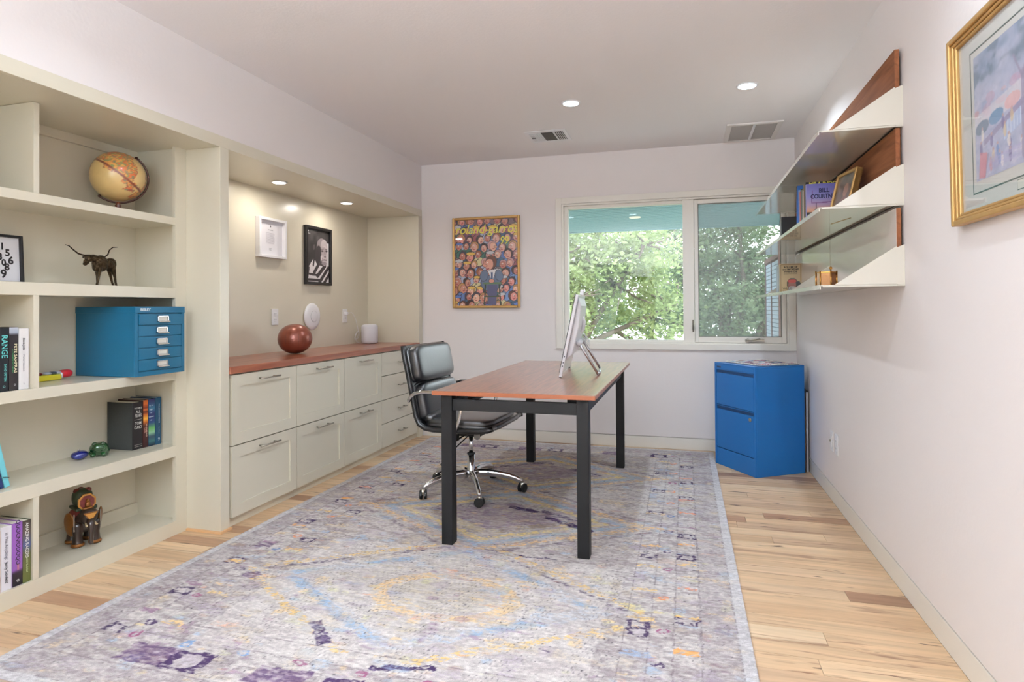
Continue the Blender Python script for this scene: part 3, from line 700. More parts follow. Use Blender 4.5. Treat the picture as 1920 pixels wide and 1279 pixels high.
# mat on top
def woven():
    W, H = 90, 70; U, V = np.meshgrid(np.linspace(0, .36, W), np.linspace(.33, 0, H))
    img = np.zeros((H, W, 3))+np.array([206, 206, 212.])
    for k, c in enumerate(((96, 120, 170), (190, 96, 110), (40, 44, 60), (120, 170, 190), (232, 226, 214), (150, 70, 90))):
        q = vnoise(U, V, .05, .014, 80+k) > .70; img[q] = c
    t = thing('woven_mat', 'colourful woven textile with white fringe lying on top of the blue filing cabinet', 'textile', (FC[0], FC[1], Hh), fcr)
    grid_mesh('weave', img, (.06, .03, .0085), (.33, 0, 0), (0, .36, 0), attr_mat('woven_cloth', .9, bump=(200, .5)), t)
    MB().box(.06, .39, .03, .39, .0005, .008).build('cloth', mat('cloth_white', (214, 210, 206), .9), t, bevel=.003)
    f = MB(); r = random.Random(4)
    for k in range(150):
        s = r.random(); side = k % 4
        if side < 2: p = Vector((.06+.33*s, .03 if side == 0 else .39, .006)); d = Vector((r.uniform(-.5, .5), -1 if side == 0 else 1, 0))
        else: p = Vector((.39 if side == 2 else .06, .03+.36*s, .006)); d = Vector((1 if side == 2 else -.4, r.uniform(-.5, .5), 0))
        d.normalize(); L = r.uniform(.006, .014)
        f.tube([p, p+d*L*.5+Vector((0, 0, .004)), p+d*L], .0028, 5)
    o = f.build('fringe', PAPER, t); o['kind'] = 'stuff'
woven()
# thin panels behind the cabinet
t = thing('leaning_panel', 'thin brown-edged board standing between the blue cabinet and the wall', 'board', (.783, 4.62, 0))
part_box('board', mat('brown_board', (122, 86, 62), .6), t, 0, .012, .0, .36, .0005, .545); part_box('cap', RUBBER, t, -.001, .013, -.002, .36, .5455, .555)
t = thing('leaning_panel', 'silver-framed board standing between the blue cabinet and the wall', 'board', (.799, 4.615, 0))
part_box('board', mat('silver_edge', (176, 178, 186), .35, .6), t, 0, .013, .0, .38, .0005, .548); part_box('cap', RUBBER, t, -.001, .015, -.002, .38, .5485, .557)

# ================================================================== SMALL STEEL DRAWER CHEST
TEAL = mat('teal_enamel', (24, 98, 132), .4, coat=.1, coat_r=.3)
TEALD = mat('teal_gap', (8, 36, 52), .6)
X1, X0, Y0, Y1, Z0, Z1 = -2.433, -2.79, 2.235, 2.522, .8305, 1.157
t = thing('desktop_drawer_chest', 'small teal steel five-drawer chest sticking out of the bookcase shelf', 'drawer chest', (0, 0, 0))
b = MB().box(X0, X1-.008, Y0, Y1, Z0+.001, Z1-.03).box(X0-.001, X1+.0015, Y0-.0015, Y1+.0015, Z1-.03, Z1)
b.box(X1-.008, X1, Y0, Y0+.016, Z0+.001, Z1-.03).box(X1-.008, X1, Y1-.016, Y1, Z0+.001, Z1-.03).box(X1-.008, X1, Y0+.016, Y1-.016, Z0+.001, Z0+.022)
b.build('body', TEAL, t, bevel=.001)
zt = Z1-.033; dh = (zt-(Z0+.025))/5
for k in range(5):
    z1 = zt-k*dh-.0015; z0 = zt-(k+1)*dh+.0015; o_ = .006 if k == 0 else (.002 if k in (3, 4) else 0)
    d = part_box('drawer', TEAL, t, X1-.0085, X1-.0015+o_, Y0+.0185, Y1-.0185, z0, z1, bevel=.0008)
    yc = (Y0+Y1)/2+.005; zc = (z0+z1)/2+.002; xf = X1-.0015+o_
    h = MB().box(xf, xf+.0015, yc-.032, yc+.032, zc-.014, zc+.014).box(xf+.0015, xf+.006, yc-.032, yc-.027, zc-.014, zc+.014).box(xf+.0015, xf+.006, yc+.027, yc+.032, zc-.014, zc+.014)
    h.box(xf+.0015, xf+.006, yc-.032, yc+.032, zc+.011, zc+.014).prism([(xf+.0015, zc-.009), (xf+.013, zc-.011), (xf+.016, zc-.016), (xf+.013, zc-.0145), (xf+.0015, zc-.014)], 1, yc-.032, yc+.032)
    h.build('label_pull', CHROME, d)
    MB().box(xf+.0016, xf+.0022, yc-.026, yc+.026, zc-.008, zc+.0105).build('card', PAPER, d)
for y in (Y0+.03, Y1-.03): MB().box(X1-.03, X1-.015, y-.008, y+.008, Z0-.0005, Z0+.001).build('foot', RUBBER, t)
lettering('BISLEY', .017, (X1+.0019, Y0+.054, Z1-.0145), (0, 1, 0), (0, 0, 1), mat('silver_lettering', (220, 222, 226), .3, .4), t, sxx=1.15, bold=.0006)

# ================================================================== PICTURES
PRINT = attr_mat('matte_print', .55); GPRINT = attr_mat('glazed_print', .35, coat=1.0, coat_r=.03)
def ell(img, cx, cy, rx, ry, col, ang=0, a=1.0, outline=None, ow=.12):
    H, W, _ = img.shape; yy, xx = np.mgrid[0:H, 0:W]; dx, dy = xx-cx, yy-cy
    q = (dx*math.cos(ang)+dy*math.sin(ang))/rx; s = (-dx*math.sin(ang)+dy*math.cos(ang))/ry; r = np.hypot(q, s)
    if outline is not None: img[(r < 1+ow) & (r >= 1)] = outline
    mk = r < 1; img[mk] = img[mk]*(1-a)+np.array(col, float)*a
def poly(img, pts, col, a=1.0):
    H, W, _ = img.shape; yy, xx = np.mgrid[0:H, 0:W]; ins = np.zeros((H, W), bool); n = len(pts)
    for i in range(n):
        (x1, y1), (x2, y2) = pts[i], pts[(i+1) % n]
        if y1 == y2: continue
        c = ((yy >= min(y1, y2)) & (yy < max(y1, y2))); xi = x1+(yy-y1)*(x2-x1)/(y2-y1); ins ^= c & (xx < xi)
    img[ins] = img[ins]*(1-a)+np.array(col, float)*a
def line(img, p, q, wd, col, a=1.0):
    H, W, _ = img.shape; yy, xx = np.mgrid[0:H, 0:W]; dx, dy = q[0]-p[0], q[1]-p[1]; L2 = dx*dx+dy*dy+1e-6
    t = np.clip(((xx-p[0])*dx+(yy-p[1])*dy)/L2, 0, 1); d = np.hypot(xx-p[0]-t*dx, yy-p[1]-t*dy); mk = d < wd
    img[mk] = img[mk]*(1-a)+np.array(col, float)*a
def crowd_art():
    W, H = 168, 224; r = random.Random(11); img = np.zeros((H, W, 3))+np.array([120, 98, 104.]); ink = (46, 32, 44)
    skins = [(214, 164, 148), (198, 138, 120), (226, 178, 156), (186, 122, 108), (222, 150, 140)]; hairs = [(92, 52, 44), (58, 36, 38), (150, 92, 60), (188, 140, 90), (70, 60, 76), (196, 150, 148)]
    cl = [(96, 122, 176), (124, 150, 196), (62, 92, 120), (150, 84, 92), (206, 196, 150), (56, 104, 92), (170, 176, 200), (110, 70, 100)]
    for row in range(11):
        for k in range(8):
            x = k*24+(row % 2)*12+r.uniform(-4, 4)-4; y = 6+row*22+r.uniform(-4, 4); s = r.uniform(8.5, 12); c = r.choice(cl)
            ell(img, x, y+s*2.1, s*1.7, s*1.3, c, r.uniform(-.2, .2), 1, ink, .09)
            line(img, (x-s, y+s*2), (x-s*.2, y+s*1.3), .9, ink)
            ell(img, x-1, y-2, s*.95, s*1.05, r.choice(hairs), r.uniform(-.3, .3), 1, ink, .1)
            sk = r.choice(skins); d = r.choice((-1, -1, 1))
            ell(img, x+d*2, y+1, s*.72, s*.92, sk, r.uniform(-.25, .25), 1, ink, .1)
            ell(img, x+d*(s*.75), y+2, s*.34, s*.2, sk, .2*d, 1, ink, .25)
            ell(img, x+d*3, y-s*.25, 1.8, 1.5, (240, 236, 230)); ell(img, x+d*3.4, y-s*.2, .8, .9, ink)
            line(img, (x+d*1, y+s*.55), (x+d*5, y+s*.5), 1, (150, 50, 60))
            if r.random() < .3: ell(img, x, y-s*.75, s*1.0, s*.35, r.choice([(220, 180, 90), (90, 120, 190), (196, 196, 200)]), 0, 1, ink, .15)
    # main figure on a high chair
    ell(img, 96, 166, 26, 20, (96, 110, 136), 0, 1, ink, .06); poly(img, [(86, 170), (114, 170), (110, 222), (88, 222)], (84, 86, 120))
    for x in (82, 118): line(img, (x, 168), (x-4 if x < 90 else x+4, 224), 1.8, (44, 58, 46))
    line(img, (78, 166), (124, 166), 2.2, (92, 116, 84)); line(img, (80, 200), (122, 200), 1.2, (60, 70, 50))
    poly(img, [(88, 132), (110, 132), (100, 162)], (226, 224, 226)); poly(img, [(96, 138), (102, 138), (101, 160), (97, 160)], (70, 90, 130))
    for q in (-1, 1): ell(img, 98+q*20, 146, 10, 14, (100, 114, 140), q*-.3, 1, ink, .1)
    ell(img, 98, 160, 7, 4.5, (216, 150, 132), 0, 1, ink, .15)
    ell(img, 97, 112, 14, 17, (104, 62, 50), .1, 1, ink, .08); ell(img, 92, 117, 11, 14, (216, 158, 138), .1, 1, ink, .1); ell(img, 80, 120, 6, 3.2, (216, 150, 130), .2, 1, ink, .2)
    ell(img, 88, 112, 2, 1.6, (240, 236, 230)); line(img, (84, 129), (91, 128), 1.2, (150, 50, 60))
    return img
def frame_mesh(parent, x0, x1, z0, z1, wdt, dep, m, y=0, nm='frame', bev=.002, steps=None):
    """picture frame in local xz plane, face towards -y, back at y"""
    for a in ((x0, x0+wdt, z0, z1), (x1-wdt, x1, z0, z1), (x0+wdt, x1-wdt, z1-wdt, z1), (x0+wdt, x1-wdt, z0, z0+wdt)):
        MB().box(a[0], a[1], y-dep, y, a[2], a[3]).build('frame_rail', m, parent, bevel=bev)
t = thing('framed_poster', 'gold-framed crowd cartoon poster with yellow handwriting on the back wall', 'picture', (-1.6735, YB-.0005, 1.5465))
frame_mesh(t, -.31, .31, -.40, .40, .022, .026, GOLD, bev=.006)
part_box('backing', PAPER, t, -.288, .288, -.008, -.001, -.378, .378)
grid_mesh('poster_print', crowd_art(), (-.288, -.009, -.378), (.576, 0, 0), (0, 0, .756), GPRINT, t)
YEL = mat('yellow_ink', (222, 214, 84), .5)
for s, cx_, cz_, sz, sh in (('roland-garros', 0, .29, .112, .3), ('99', .165, .185, .10, .2)):
    lettering(s, sz, (cx_, -.0094, cz_), (1, 0, 0), (0, 0, 1), YEL, t, sxx=.94 if len(s) > 3 else .8, shear=sh, ext=.0002, bold=.0008)
# alcove pictures (face +x)
def wallframe_x(name, label, y0, y1, z0, z1, depth, fm, fwid, img, inset, matc):
    t = thing(name, label, 'picture', (XBK+.0125, (y0+y1)/2, (z0+z1)/2), PI/2)
    w2, h2 = (y1-y0)/2, (z1-z0)/2
    frame_mesh(t, -w2, w2, -h2, h2, fwid, depth, fm)
    part_box('backing', matc, t, -w2+fwid, w2-fwid, -.008, -.001, -h2+fwid, h2-fwid)
    grid_mesh('print', img, (-w2+fwid+inset, -.0085, -h2+fwid+inset), (2*(w2-fwid-inset), 0, 0), (0, 0, 2*(h2-fwid-inset)), PRINT, t)
    return t
img = np.zeros((120, 130, 3))+np.array([226, 224, 230.])
t = wallframe_x('framed_letter', 'white box-framed printed letter hanging on the left of the alcove', 3.505, 3.80, 1.502, 1.778, .036, WHITEP, .018, img, .0, mat('mat_white', (226, 224, 228), .8))
INK = mat('grey_ink', (90, 88, 94), .6)
ap = MB().sell((0, -.0095, .083), .0055, .0006, .0065, 1, 8).sell((.0015, -.0095, .0925), .0015, .0005, .003, 1, 6); ap.build('emblem', INK, t)
lettering('Think different.', .009, (0, -.0092, .058), (1, 0, 0), (0, 0, 1), INK, t, ext=.0001)
LT = mat('light_ink', (186, 182, 190), .6)
for k in range(11):
    w_ = .046 if k < 10 else .03
    MB().box(-.046, -.046+.092*(.9+.1*((k*37) % 10)/10), -.0093, -.0087, .035-k*.0072, .0372-k*.0072).build('text_line', LT, t)
for k in range(2): MB().box(-.014, .014-k*.006, -.0093, -.0087, -.073-k*.010, -.0695-k*.010).build('text_line', mat('mid_ink', (150, 146, 154), .6), t)
# portrait
def portrait():
    W, H = 104, 150; img = np.zeros((H, W, 3))+np.array([62, 58, 58.])
    U, V = np.meshgrid(np.arange(W), np.arange(H)); img += (vnoise(U, V, 14, 18, 91)[..., None]-.5)*34
    X = lambda a: (a-225)*.274
    Y = lambda b: (b-150)*.157
    Q = lambda *p: [(X(a), Y(b)) for a, b in p]
    li, dk = (220, 214, 216), (62, 54, 56)
    poly(img, Q((552, 365), (620, 365), (620, 1110), (540, 1110)), (214, 210, 212))
    poly(img, Q((340, 680), (262, 830), (232, 1110), (620, 1110), (620, 900), (570, 770), (500, 805), (420, 770)), li)
    for p, q, w_ in (((432, 760), (352, 930), 5.5), ((535, 790), (408, 985), 6), ((592, 820), (440, 1100), 5.5), ((612, 930), (520, 1105), 5), ((350, 690), (338, 800), 3.5), ((262, 850), (245, 1000), 4), ((275, 960), (425, 975), 3.2), ((250, 1062), (440, 1062), 3.6)):
        line(img, (X(p[0]), Y(p[1])), (X(q[0]), Y(q[1])), w_, dk)
    ell(img, X(478), Y(545), 27, 40, (84, 76, 78), .04); ell(img, X(485), Y(420), 23, 21, (138, 128, 130)); ell(img, X(520), Y(410), 15, 17, (176, 166, 168), .1)
    ell(img, X(528), Y(600), 14, 30, (190, 178, 180), .05); ell(img, X(505), Y(520), 17, 13, (168, 156, 158)); ell(img, X(420), Y(600), 14, 27, (62, 56, 58), .15)
    ell(img, X(470), Y(655), 3, 9, (206, 196, 198), .1); ell(img, X(350), Y(470), 5, 8, (92, 84, 86), .2)
    for a, b in ((490, 520), (560, 512)): ell(img, X(a), Y(b), 5.5, 2.8, (84, 72, 76)); ell(img, X(a+4), Y(b), 2, 1.8, (18, 16, 18))
    line(img, (X(470), Y(488)), (X(515), Y(478)), 1.1, (84, 76, 78)); line(img, (X(545), Y(480)), (X(572), Y(486)), 1.1, (84, 76, 78))
    line(img, (X(528), Y(520)), (X(540), Y(612)), 1.5, (140, 126, 130)); ell(img, X(535), Y(620), 5, 2.4, (120, 106, 110)); line(img, (X(508), Y(682)), (X(562), Y(680)), 1.5, (90, 76, 80))
    line(img, (X(495), Y(640)), (X(488), Y(700)), .9, (120, 108, 110)); ell(img, X(520), Y(745), 12, 5, (150, 138, 142))
    return img
img = portrait()
t = wallframe_x('framed_portrait', 'black-framed monochrome portrait of a bald man in striped shirt, right of the white frame', 4.05, 4.40, 1.335, 1.79, .026, mat('black_wood', (18, 16, 17), .35), .022, img, .0, mat('mat_black', (20, 20, 20), .6))
MB().sell((-.127, -.0095, .188), .0055, .0006, .0065, 1, 8).build('emblem', WHITEP, t)
lettering('Think different.', .011, (-.127, -.0092, .169), (1, 0, 0), (0, 0, 1), WHITEP, t, sxx=.8, ext=.0001)
# big picture on the right wall (face -x), leaning slightly
def park_art():
    W, H = 200, 170; U, V = np.meshgrid(np.linspace(0, 1.18, W), np.linspace(0, 1, H)); A = np.array
    n = vnoise(U, V, .06, .04, 61, 3)[..., None]; n2 = vnoise(U, V, .14, .10, 62, 2)[..., None]; n3 = vnoise(U, V, .02, .03, 63, 2)[..., None]
    img = A([204, 200, 214.])*(1-n)+A([150, 160, 190.])*n
    top = sstep(.42, .18, V)[..., None]
    img = img*(1-top)+(A([116, 136, 164.])*(1-n2)+A([206, 200, 216.])*n2)*top
    dk = (sstep(.5, .68, vnoise(U, V, .16, .13, 64, 3))*sstep(.45, .3, V))[..., None]; img = img*(1-.7*dk)+A([92, 112, 132.])*.7*dk
    r = random.Random(5)
    for k in range(26): ell(img, r.uniform(0, 200), r.uniform(60, 84), r.uniform(4, 10), r.uniform(3, 7), r.choice([(206, 160, 168), (190, 150, 176), (150, 164, 196)]), r.uniform(-.4, .4), .5)
    poly(img, [(0, 82), (200, 54), (200, 78), (0, 106)], (222, 214, 214), .55)
    for x, y, c in ((16, 100, (96, 118, 140)), (46, 96, (96, 140, 178)), (78, 88, (220, 170, 170)), (120, 84, (150, 120, 160)), (160, 76, (196, 150, 170))): ell(img, x, y, 15, 9, c, -.1, .8)
    poly(img, [(20, 118), (120, 84), (120, 92), (20, 126)], (140, 128, 164), .7); poly(img, [(60, 112), (124, 92), (124, 112), (60, 132)], (170, 190, 222), .6)
    for x in range(62, 122, 6): line(img, (x, 112-(x-60)*.3), (x, 130-(x-60)*.3), .6, (216, 222, 236))
    for k in range(34):
        x = r.uniform(6, 194); y = r.uniform(104, 156); c = r.choice([(96, 130, 186), (206, 130, 130), (236, 226, 214), (110, 100, 150), (216, 190, 150)])
        ell(img, x, y, 3, 8, c, 0, .75); ell(img, x, y-9, 2, 2.2, (190, 150, 146), 0, .8)
    for k in range(40): line(img, (r.uniform(0, 200), 150+r.uniform(-10, 18)), (r.uniform(0, 200), 152+r.uniform(-10, 18)), .6, (176, 168, 204), .35)
    for (p, q, w_) in (((96, 160), (98, 62), 3.4), ((98, 70), (82, 36), 1.6), ((98, 66), (112, 30), 1.8), ((150, 120), (150, 40), 2), ((18, 166), (26, 140), 3)): line(img, p, q, w_, (146, 136, 164), .8)
    poly(img, [(6, 166), (10, 132), (26, 136), (20, 168)], (210, 120, 130), .7); ell(img, 42, 152, 9, 11, (150, 150, 190), 0, .4)
    return img*1.04+n3*16
t = thing('framed_painting', 'large gold-framed pale park scene print high on the right wall', 'picture', (.8165, 1.786, 1.663), -PI/2)
t.rotation_euler = (math.radians(0.8), 0, -PI/2)
fx = MB()
wv, hv = .393, .284
for k, (i0, i1, y0_, y1_) in enumerate(((0, .016, .008, .030), (.016, .026, .008, .023), (.026, .036, .008, .018))):
    a, b2, c2, d2 = -wv+i0, wv-i0, -hv+i0, hv-i0; w_ = i1-i0
    for q in ((a, a+w_, c2, d2), (b2-w_, b2, c2, d2), (a+w_, b2-w_, d2-w_, d2), (a+w_, b2-w_, c2, c2+w_)):
        MB().box(q[0], q[1], -y1_, -.002, q[2], q[3]).build('frame_rail', GOLD, t, bevel=.0035)
part_box('mount', mat('mat_board', (218, 216, 210), .8), t, -wv+.03, wv-.03, -.008, -.003, -hv+.03, hv-.03)
GRN = mat('green_mat_line', (84, 104, 98), .7); li = .105
for q in ((-wv+li, -wv+li+.004, -hv+.078, hv-.078), (wv-li-.004, wv-li, -hv+.078, hv-.078), (-wv+li, wv-li, hv-.082, hv-.078), (-wv+li, wv-li, -hv+.078, -hv+.082)):
    MB().box(q[0], q[1], -.0087, -.0081, q[2], q[3]).build('mat_line', GRN, t)
grid_mesh('print', park_art(), (-wv+li+.022, -.0086, -hv+.112), (2*(wv-li-.022), 0, 0), (0, 0, 2*hv-.112-.10), PRINT, t)
part_box('caption_plate', GRN, t, -.045, .045, -.0087, -.0081, -hv+.048, -hv+.074); part_box('caption_card', PAPER, t, -.043, .043, -.0092, -.0088, -hv+.05, -hv+.072)
MB().box(-wv+.034, wv-.034, -.0125, -.011, -hv+.034, hv-.034).build('glazing', glass_mat('picture_glass', (.98, .98, .98), 1.5), t)
# numbers print
t = thing('framed_numbers_print', 'black-framed print of stacked black numerals standing in the second row of the bookcase', 'picture', (-2.742, 1.955, 1.2535), PI/2)
t.rotation_euler = (math.radians(-3), 0, PI/2)
frame_mesh(t, -.205, 0, 0, .207, .011, .018, MATS['black_wood'], y=0)
part_box('backing', mat('mat_white', (0, 0, 0)), t, -.195, -.010, -.006, -.001, .010, .197)
BI = mat('black_ink', (28, 22, 24), .5)
for s, x, z, sz in (('1', -.078, .156, .040), ('2', -.106, .136, .040), ('5', -.058, .130, .040), ('3', -.088, .112, .040), ('4', -.118, .106, .036), ('6', -.046, .098, .044), ('0', -.074, .088, .036), ('7', -.102, .074, .042), ('8', -.062, .070, .040), ('9', -.076, .040, .048)):
    lettering(s, sz, (x, -.0068, z), (1, 0, 0), (0, 0, 1), BI, t, bold=.0014)

# ================================================================== WALL DEVICES
OUTW = mat('outlet_white', (232, 230, 230), .4)
def outlet(name, label, loc, rz, toggle=False, group=None):
    t = thing(name, label, 'outlet' if not toggle else 'switch', loc, rz, group)
    MB().box(-.036, .036, -.006, -.0003, -.058, .058).build('cover_plate', OUTW, t, bevel=.003)
    if toggle:
        part_box('rocker', OUTW, t, -.016, .016, -.009, -.0062, -.034, .034, bevel=.001); part_box('knob', NICKEL, t, -.005, .005, -.018, -.0092, -.004, .006)
    else:
        for z in (-.021, .021):
            r_ = MB().sell((0, -.0062, z), .0165, .0022, .0145, .6, 8).build('socket', OUTW, t)
            MB().box(-.008, -.006, -.0088, -.0082, z-.003, z+.006).box(.006, .008, -.0088, -.0082, z-.003, z+.006).build('slot', BLACKM, r_)
    return t
gb = XBK+.0122
outlet('wall_outlet', 'white double outlet above the counter left of the copper ball', (gb, 3.705, 1.09), PI/2)
t = outlet('wall_outlet', 'white double outlet above the counter with white plug, right of the disc', (gb, 4.63, 1.086), PI/2)
pg = MB().box(-.012, .012, -.03, -.0086, .008, .034).build('plug', WHITEP, t, bevel=.003)
outlet('wall_switch', 'white plate with a small metal knob low on the right wall, farther of the pair', (XR-.0002, 3.938, .357), -PI/2, True)
outlet('wall_outlet', 'white outlet low on the right wall, nearer of the pair', (XR-.0002, 3.825, .357), -PI/2)
t = thing('wifi_access_point', 'round white disc device mounted on the alcove wall above the copper ball', 'router', (gb, 4.14, 1.088), PI/2)
MB().lathe([(.085, -.0003), (.100, -.006), (.104, -.012), (.100, -.018), (.08, -.025), (.05, -.029), (.046, -.0285), (.044, -.030), (.0, -.0305)][:-1], seg=48, axis='y').build('housing', WHITEP, t, smooth=True)
MB().lathe([(.0415, -.0300), (.0415, -.0312), (.038, -.0318)], seg=40, axis='y').build('centre_disc', WHITEP, t, smooth=True)
MB().lathe([(.0438, -.0298), (.0438, -.0303)], seg=40, axis='y').build('status_ring', mat('ring_grey', (150, 150, 156), .4), t)

# ================================================================== COUNTER OBJECTS
ZT = .8422
t = thing('leather_ball', 'copper brown leather medicine ball resting on the wooden counter', 'ball', (-2.55, 3.597, ZT))
COP = mat('copper_leather', (134, 70, 52), .33, .35, coat=.3, coat_r=.25, bump=(60, .15))
prof = []
for k in range(0, 25):
    a = -PI/2+PI*k/24; prof.append((max(.001, .112*math.cos(a)**.9 if math.cos(a) > 0 else .001), .1005+.1*math.sin(a)))
MB().lathe(prof, seg=48, lobes=lambda th, z: 1-.030*math.exp(-((((th+.35) % (PI/4))-PI/8)/.045)**2)*(1-abs(z-.1)/.12)).build('ball_panels', COP, t, smooth=True)
SM = mat('seam_dark', (70, 34, 26), .5)
for k in range(8):
    th = k*PI/4-.35+PI/8
    MB().tube([((.1105*math.cos(a)**.9)*math.cos(th), (.1105*math.cos(a)**.9)*math.sin(th), .1005+.0995*math.sin(a)) for a in (-1.35+2.7*i/16 for i in range(17))], .0011, 5).build('seam', SM, t, smooth=True)
t = thing('smart_speaker', 'small white fabric smart speaker on the counter near the far outlet', 'speaker', (-2.65, 4.80, ZT))
FAB = mat('speaker_fabric', (222, 221, 226), .85, bump=(400, .4))
MB().lathe([(.05, .002), (.066, .005), (.071, .02), (.071, .145), (.067, .158), (.054, .166)], seg=40).build('fabric_body', FAB, t, smooth=True)
MB().lathe([(.053, .1655), (.05, .1675)], seg=32).build('top_plate', WHITEP, t, smooth=True); MB().lathe([(.048, .0003), (.048, .003)], seg=32).build('base', WHITEP, t)
c = MB().tube([(XBK+.045, 4.63, 1.107), (XBK+.06, 4.66, 1.115), (XBK+.055, 4.70, 1.10), (XBK+.05, 4.75, 1.05), (XBK+.05, 4.78, .985), (XBK+.06, 4.775, .95), (XBK+.06, 4.74, .93), (XBK+.06, 4.72, .90), (XBK+.065, 4.73, .865), (XBK+.075, 4.77, .846), (-2.725, 4.79, .8445), (-2.715, 4.80, .8445)], .002, 6)
c.tube([(XBK+.055+.012*math.cos(a), 4.745+.03*math.sin(a)+.003*a, .915+.035*math.cos(a)) for a in (2*PI*1.6*i/40 for i in range(41))], .002, 6)
tag(c.build('power_cord', WHITEP, smooth=True), 'thin white cable looping from the far outlet down to the smart speaker', 'cord')

# ================================================================== BOOKS
def book(label, group, xs, y0, th, h, d, z0, cov, dx=1, lean=0, texts=(), spine=None, board=None, name='book'):
    """spine at x=xs facing dx; thickness th along +y from y0"""
    t = thing(name, label, 'book', (xs, y0, z0), 0, group)
    if lean: t.rotation_euler = (lean, 0, 0)
    cm = cov if not isinstance(cov, tuple) else mat('cover_%d_%d_%d' % cov, cov, .45, coat=.2)
    bm_ = board if board is not None else cm
    s = -dx; A = lambda a, b: (min(a*s, b*s), max(a*s, b*s))
    c = MB(); q = A(0, d)
    c.box(q[0], q[1], 0, .002, 0, h).box(q[0], q[1], th-.002, th, 0, h); q = A(0, .002); c.box(q[0], q[1], .002, th-.002, 0, h)
    c.build('cover', bm_, t, bevel=.0007)
    q = A(.0025, d-.004); MB().box(q[0], q[1], .0022, th-.0022, .003, h-.003).build('pages', PAPER, t)
    if spine is not None:
        H_, W_ = spine.shape[:2]
        if dx > 0: grid_mesh('spine_print', spine, (.0006, .0005, .001), (0, th-.001, 0), (0, 0, h-.002), PRINT, t)
        else: grid_mesh('spine_print', spine, (-.0006, th-.0005, .001), (0, -(th-.001), 0), (0, 0, h-.002), PRINT, t)
    upv = (0, dx, 0)
    for (s_, size, zc, off, colr, mode, *rest) in texts:
        m = mat('ink_%d_%d_%d' % colr, colr, .5); sxx = rest[0] if rest else 1
        o3 = (dx*.0011, th/2+off, zc)
        if mode == 'v': lettering(s_, size, o3, (0, 0, -1), upv, m, t, sxx=sxx, bold=size*.008)
        else: lettering(s_, size, o3, (0, dx, 0), (0, 0, 1), m, t, sxx=sxx, bold=size*.008)
    return t
def band_img(stops, H=60, W=8):
    z = np.linspace(0, 1, H); im = np.zeros((H, W, 3)); ps = [s[0] for s in stops]
    for c in range(3): im[..., c] = np.interp(z, ps, [s[1][c] for s in stops])[:, None]
    return im
zs = .8305; g = 'books in the left bay of the third row'
book('dark book with RANGE in turquoise letters on its spine', g, -2.512, 1.7085, .034, .243, .155, zs, (24, 28, 34), texts=(('RANGE', .030, .172, .001, (110, 214, 210), 'v', .90), ('DAVID EPSTEIN', .0105, .072, .004, (110, 205, 200), 'v', .92), ('O', .012, .018, 0, (150, 220, 214), 'h')))
book('black book with white and green spine lettering beside the white book', g, -2.512, 1.744, .034, .246, .155, zs, (30, 26, 28), texts=(('PETE SAMPRAS', .0145, .125, .006, (236, 226, 190), 'v', 1.2), ("A CHAMPION'S MIND", .0085, .115, -.004, (60, 140, 84), 'v', 1.1), ('O', .009, .022, .004, (236, 236, 236), 'h')), spine=band_img([(0, (190, 196, 206)), (.09, (160, 168, 182)), (.12, (34, 28, 30)), (1, (38, 34, 36))]))
book('thick white book with small black spine title next to the partition', g, -2.512, 1.7795, .0385, .240, .155, zs, (228, 226, 226), texts=(('Steve Jobs', .0125, .178, 0, (60, 60, 66), 'v', .95), ('Walter Isaacson', .011, .105, 0, (170, 168, 174), 'v', .95), ('S', .009, .022, 0, (120, 120, 124), 'h')))
book('dark turquoise-edged book at the left edge of the third row', g, -2.512, 1.676, .031, .243, .155, zs, (30, 92, 92))
zs = .0705; g = 'books in the left bay of the bottom row'
book('white book titled Is This Anything? standing in the bottom row', g, -2.507, 1.713, .038, .243, .16, zs, (226, 224, 232), texts=(('Is This Anything?', .0165, .168, 0, (120, 118, 128), 'v', .92), ('Jerry Seinfeld', .0165, .068, 0, (50, 48, 54), 'v', .92)))
book('purple paperback with ornate black spine letters and a black corner', g, -2.507, 1.7525, .0385, .245, .16, zs, (146, 92, 176), texts=(('QUOCNIODOQO', .021, .168, .002, (30, 22, 34), 'v', 1.02), ('Illllllllll', .010, .072, .002, (222, 150, 140), 'v', .9), ('O', .013, .020, .002, (236, 236, 236), 'h')), spine=band_img([(0, (150, 96, 180)), (.74, (150, 96, 180)), (.80, (34, 26, 36)), (1, (26, 22, 28))]))
book('green book with AMAZING RACERS on its spine against the partition', g, -2.507, 1.792, .0305, .243, .16, zs, (74, 78, 46), texts=(('AMAZING RACERS', .0165, .165, .0, (232, 230, 226), 'v', 1.0), ('MARC BLOOM', .0095, .07, 0, (196, 206, 160), 'v', 1.0)), spine=band_img([(0, (70, 58, 52)), (.2, (96, 84, 74)), (.4, (84, 96, 140)), (.55, (90, 92, 50)), (1, (96, 104, 50))]))
book('white and red book at the left edge of the bottom row', g, -2.507, 1.676, .036, .235, .16, zs, (220, 206, 196), texts=(('N', .02, .05, .008, (196, 60, 50), 'h'),))
zs = .4515; g = 'four books at the right end of the fourth row'
CL = mat('charcoal_cloth', (50, 52, 50), .85, noise=(120, .2))
t = book('thick black novel with tall white serif spine lettering and grey cloth board', g, -2.616, 2.385, .060, .233, .156, zs, (18, 16, 20), texts=(('THE SUM OF', .011, .203, .004, (220, 218, 214), 'h', .72), ('ALL', .021, .185, .004, (220, 218, 214), 'h', .8), ('FEARS', .021, .166, .004, (220, 218, 214), 'h', .66), ('TOM', .021, .128, .004, (220, 218, 214), 'h', .8), ('CLANCY', .021, .108, .004, (220, 218, 214), 'h', .54)), board=CL,
         spine=band_img([(0, (22, 18, 24)), (1, (24, 20, 24))]))
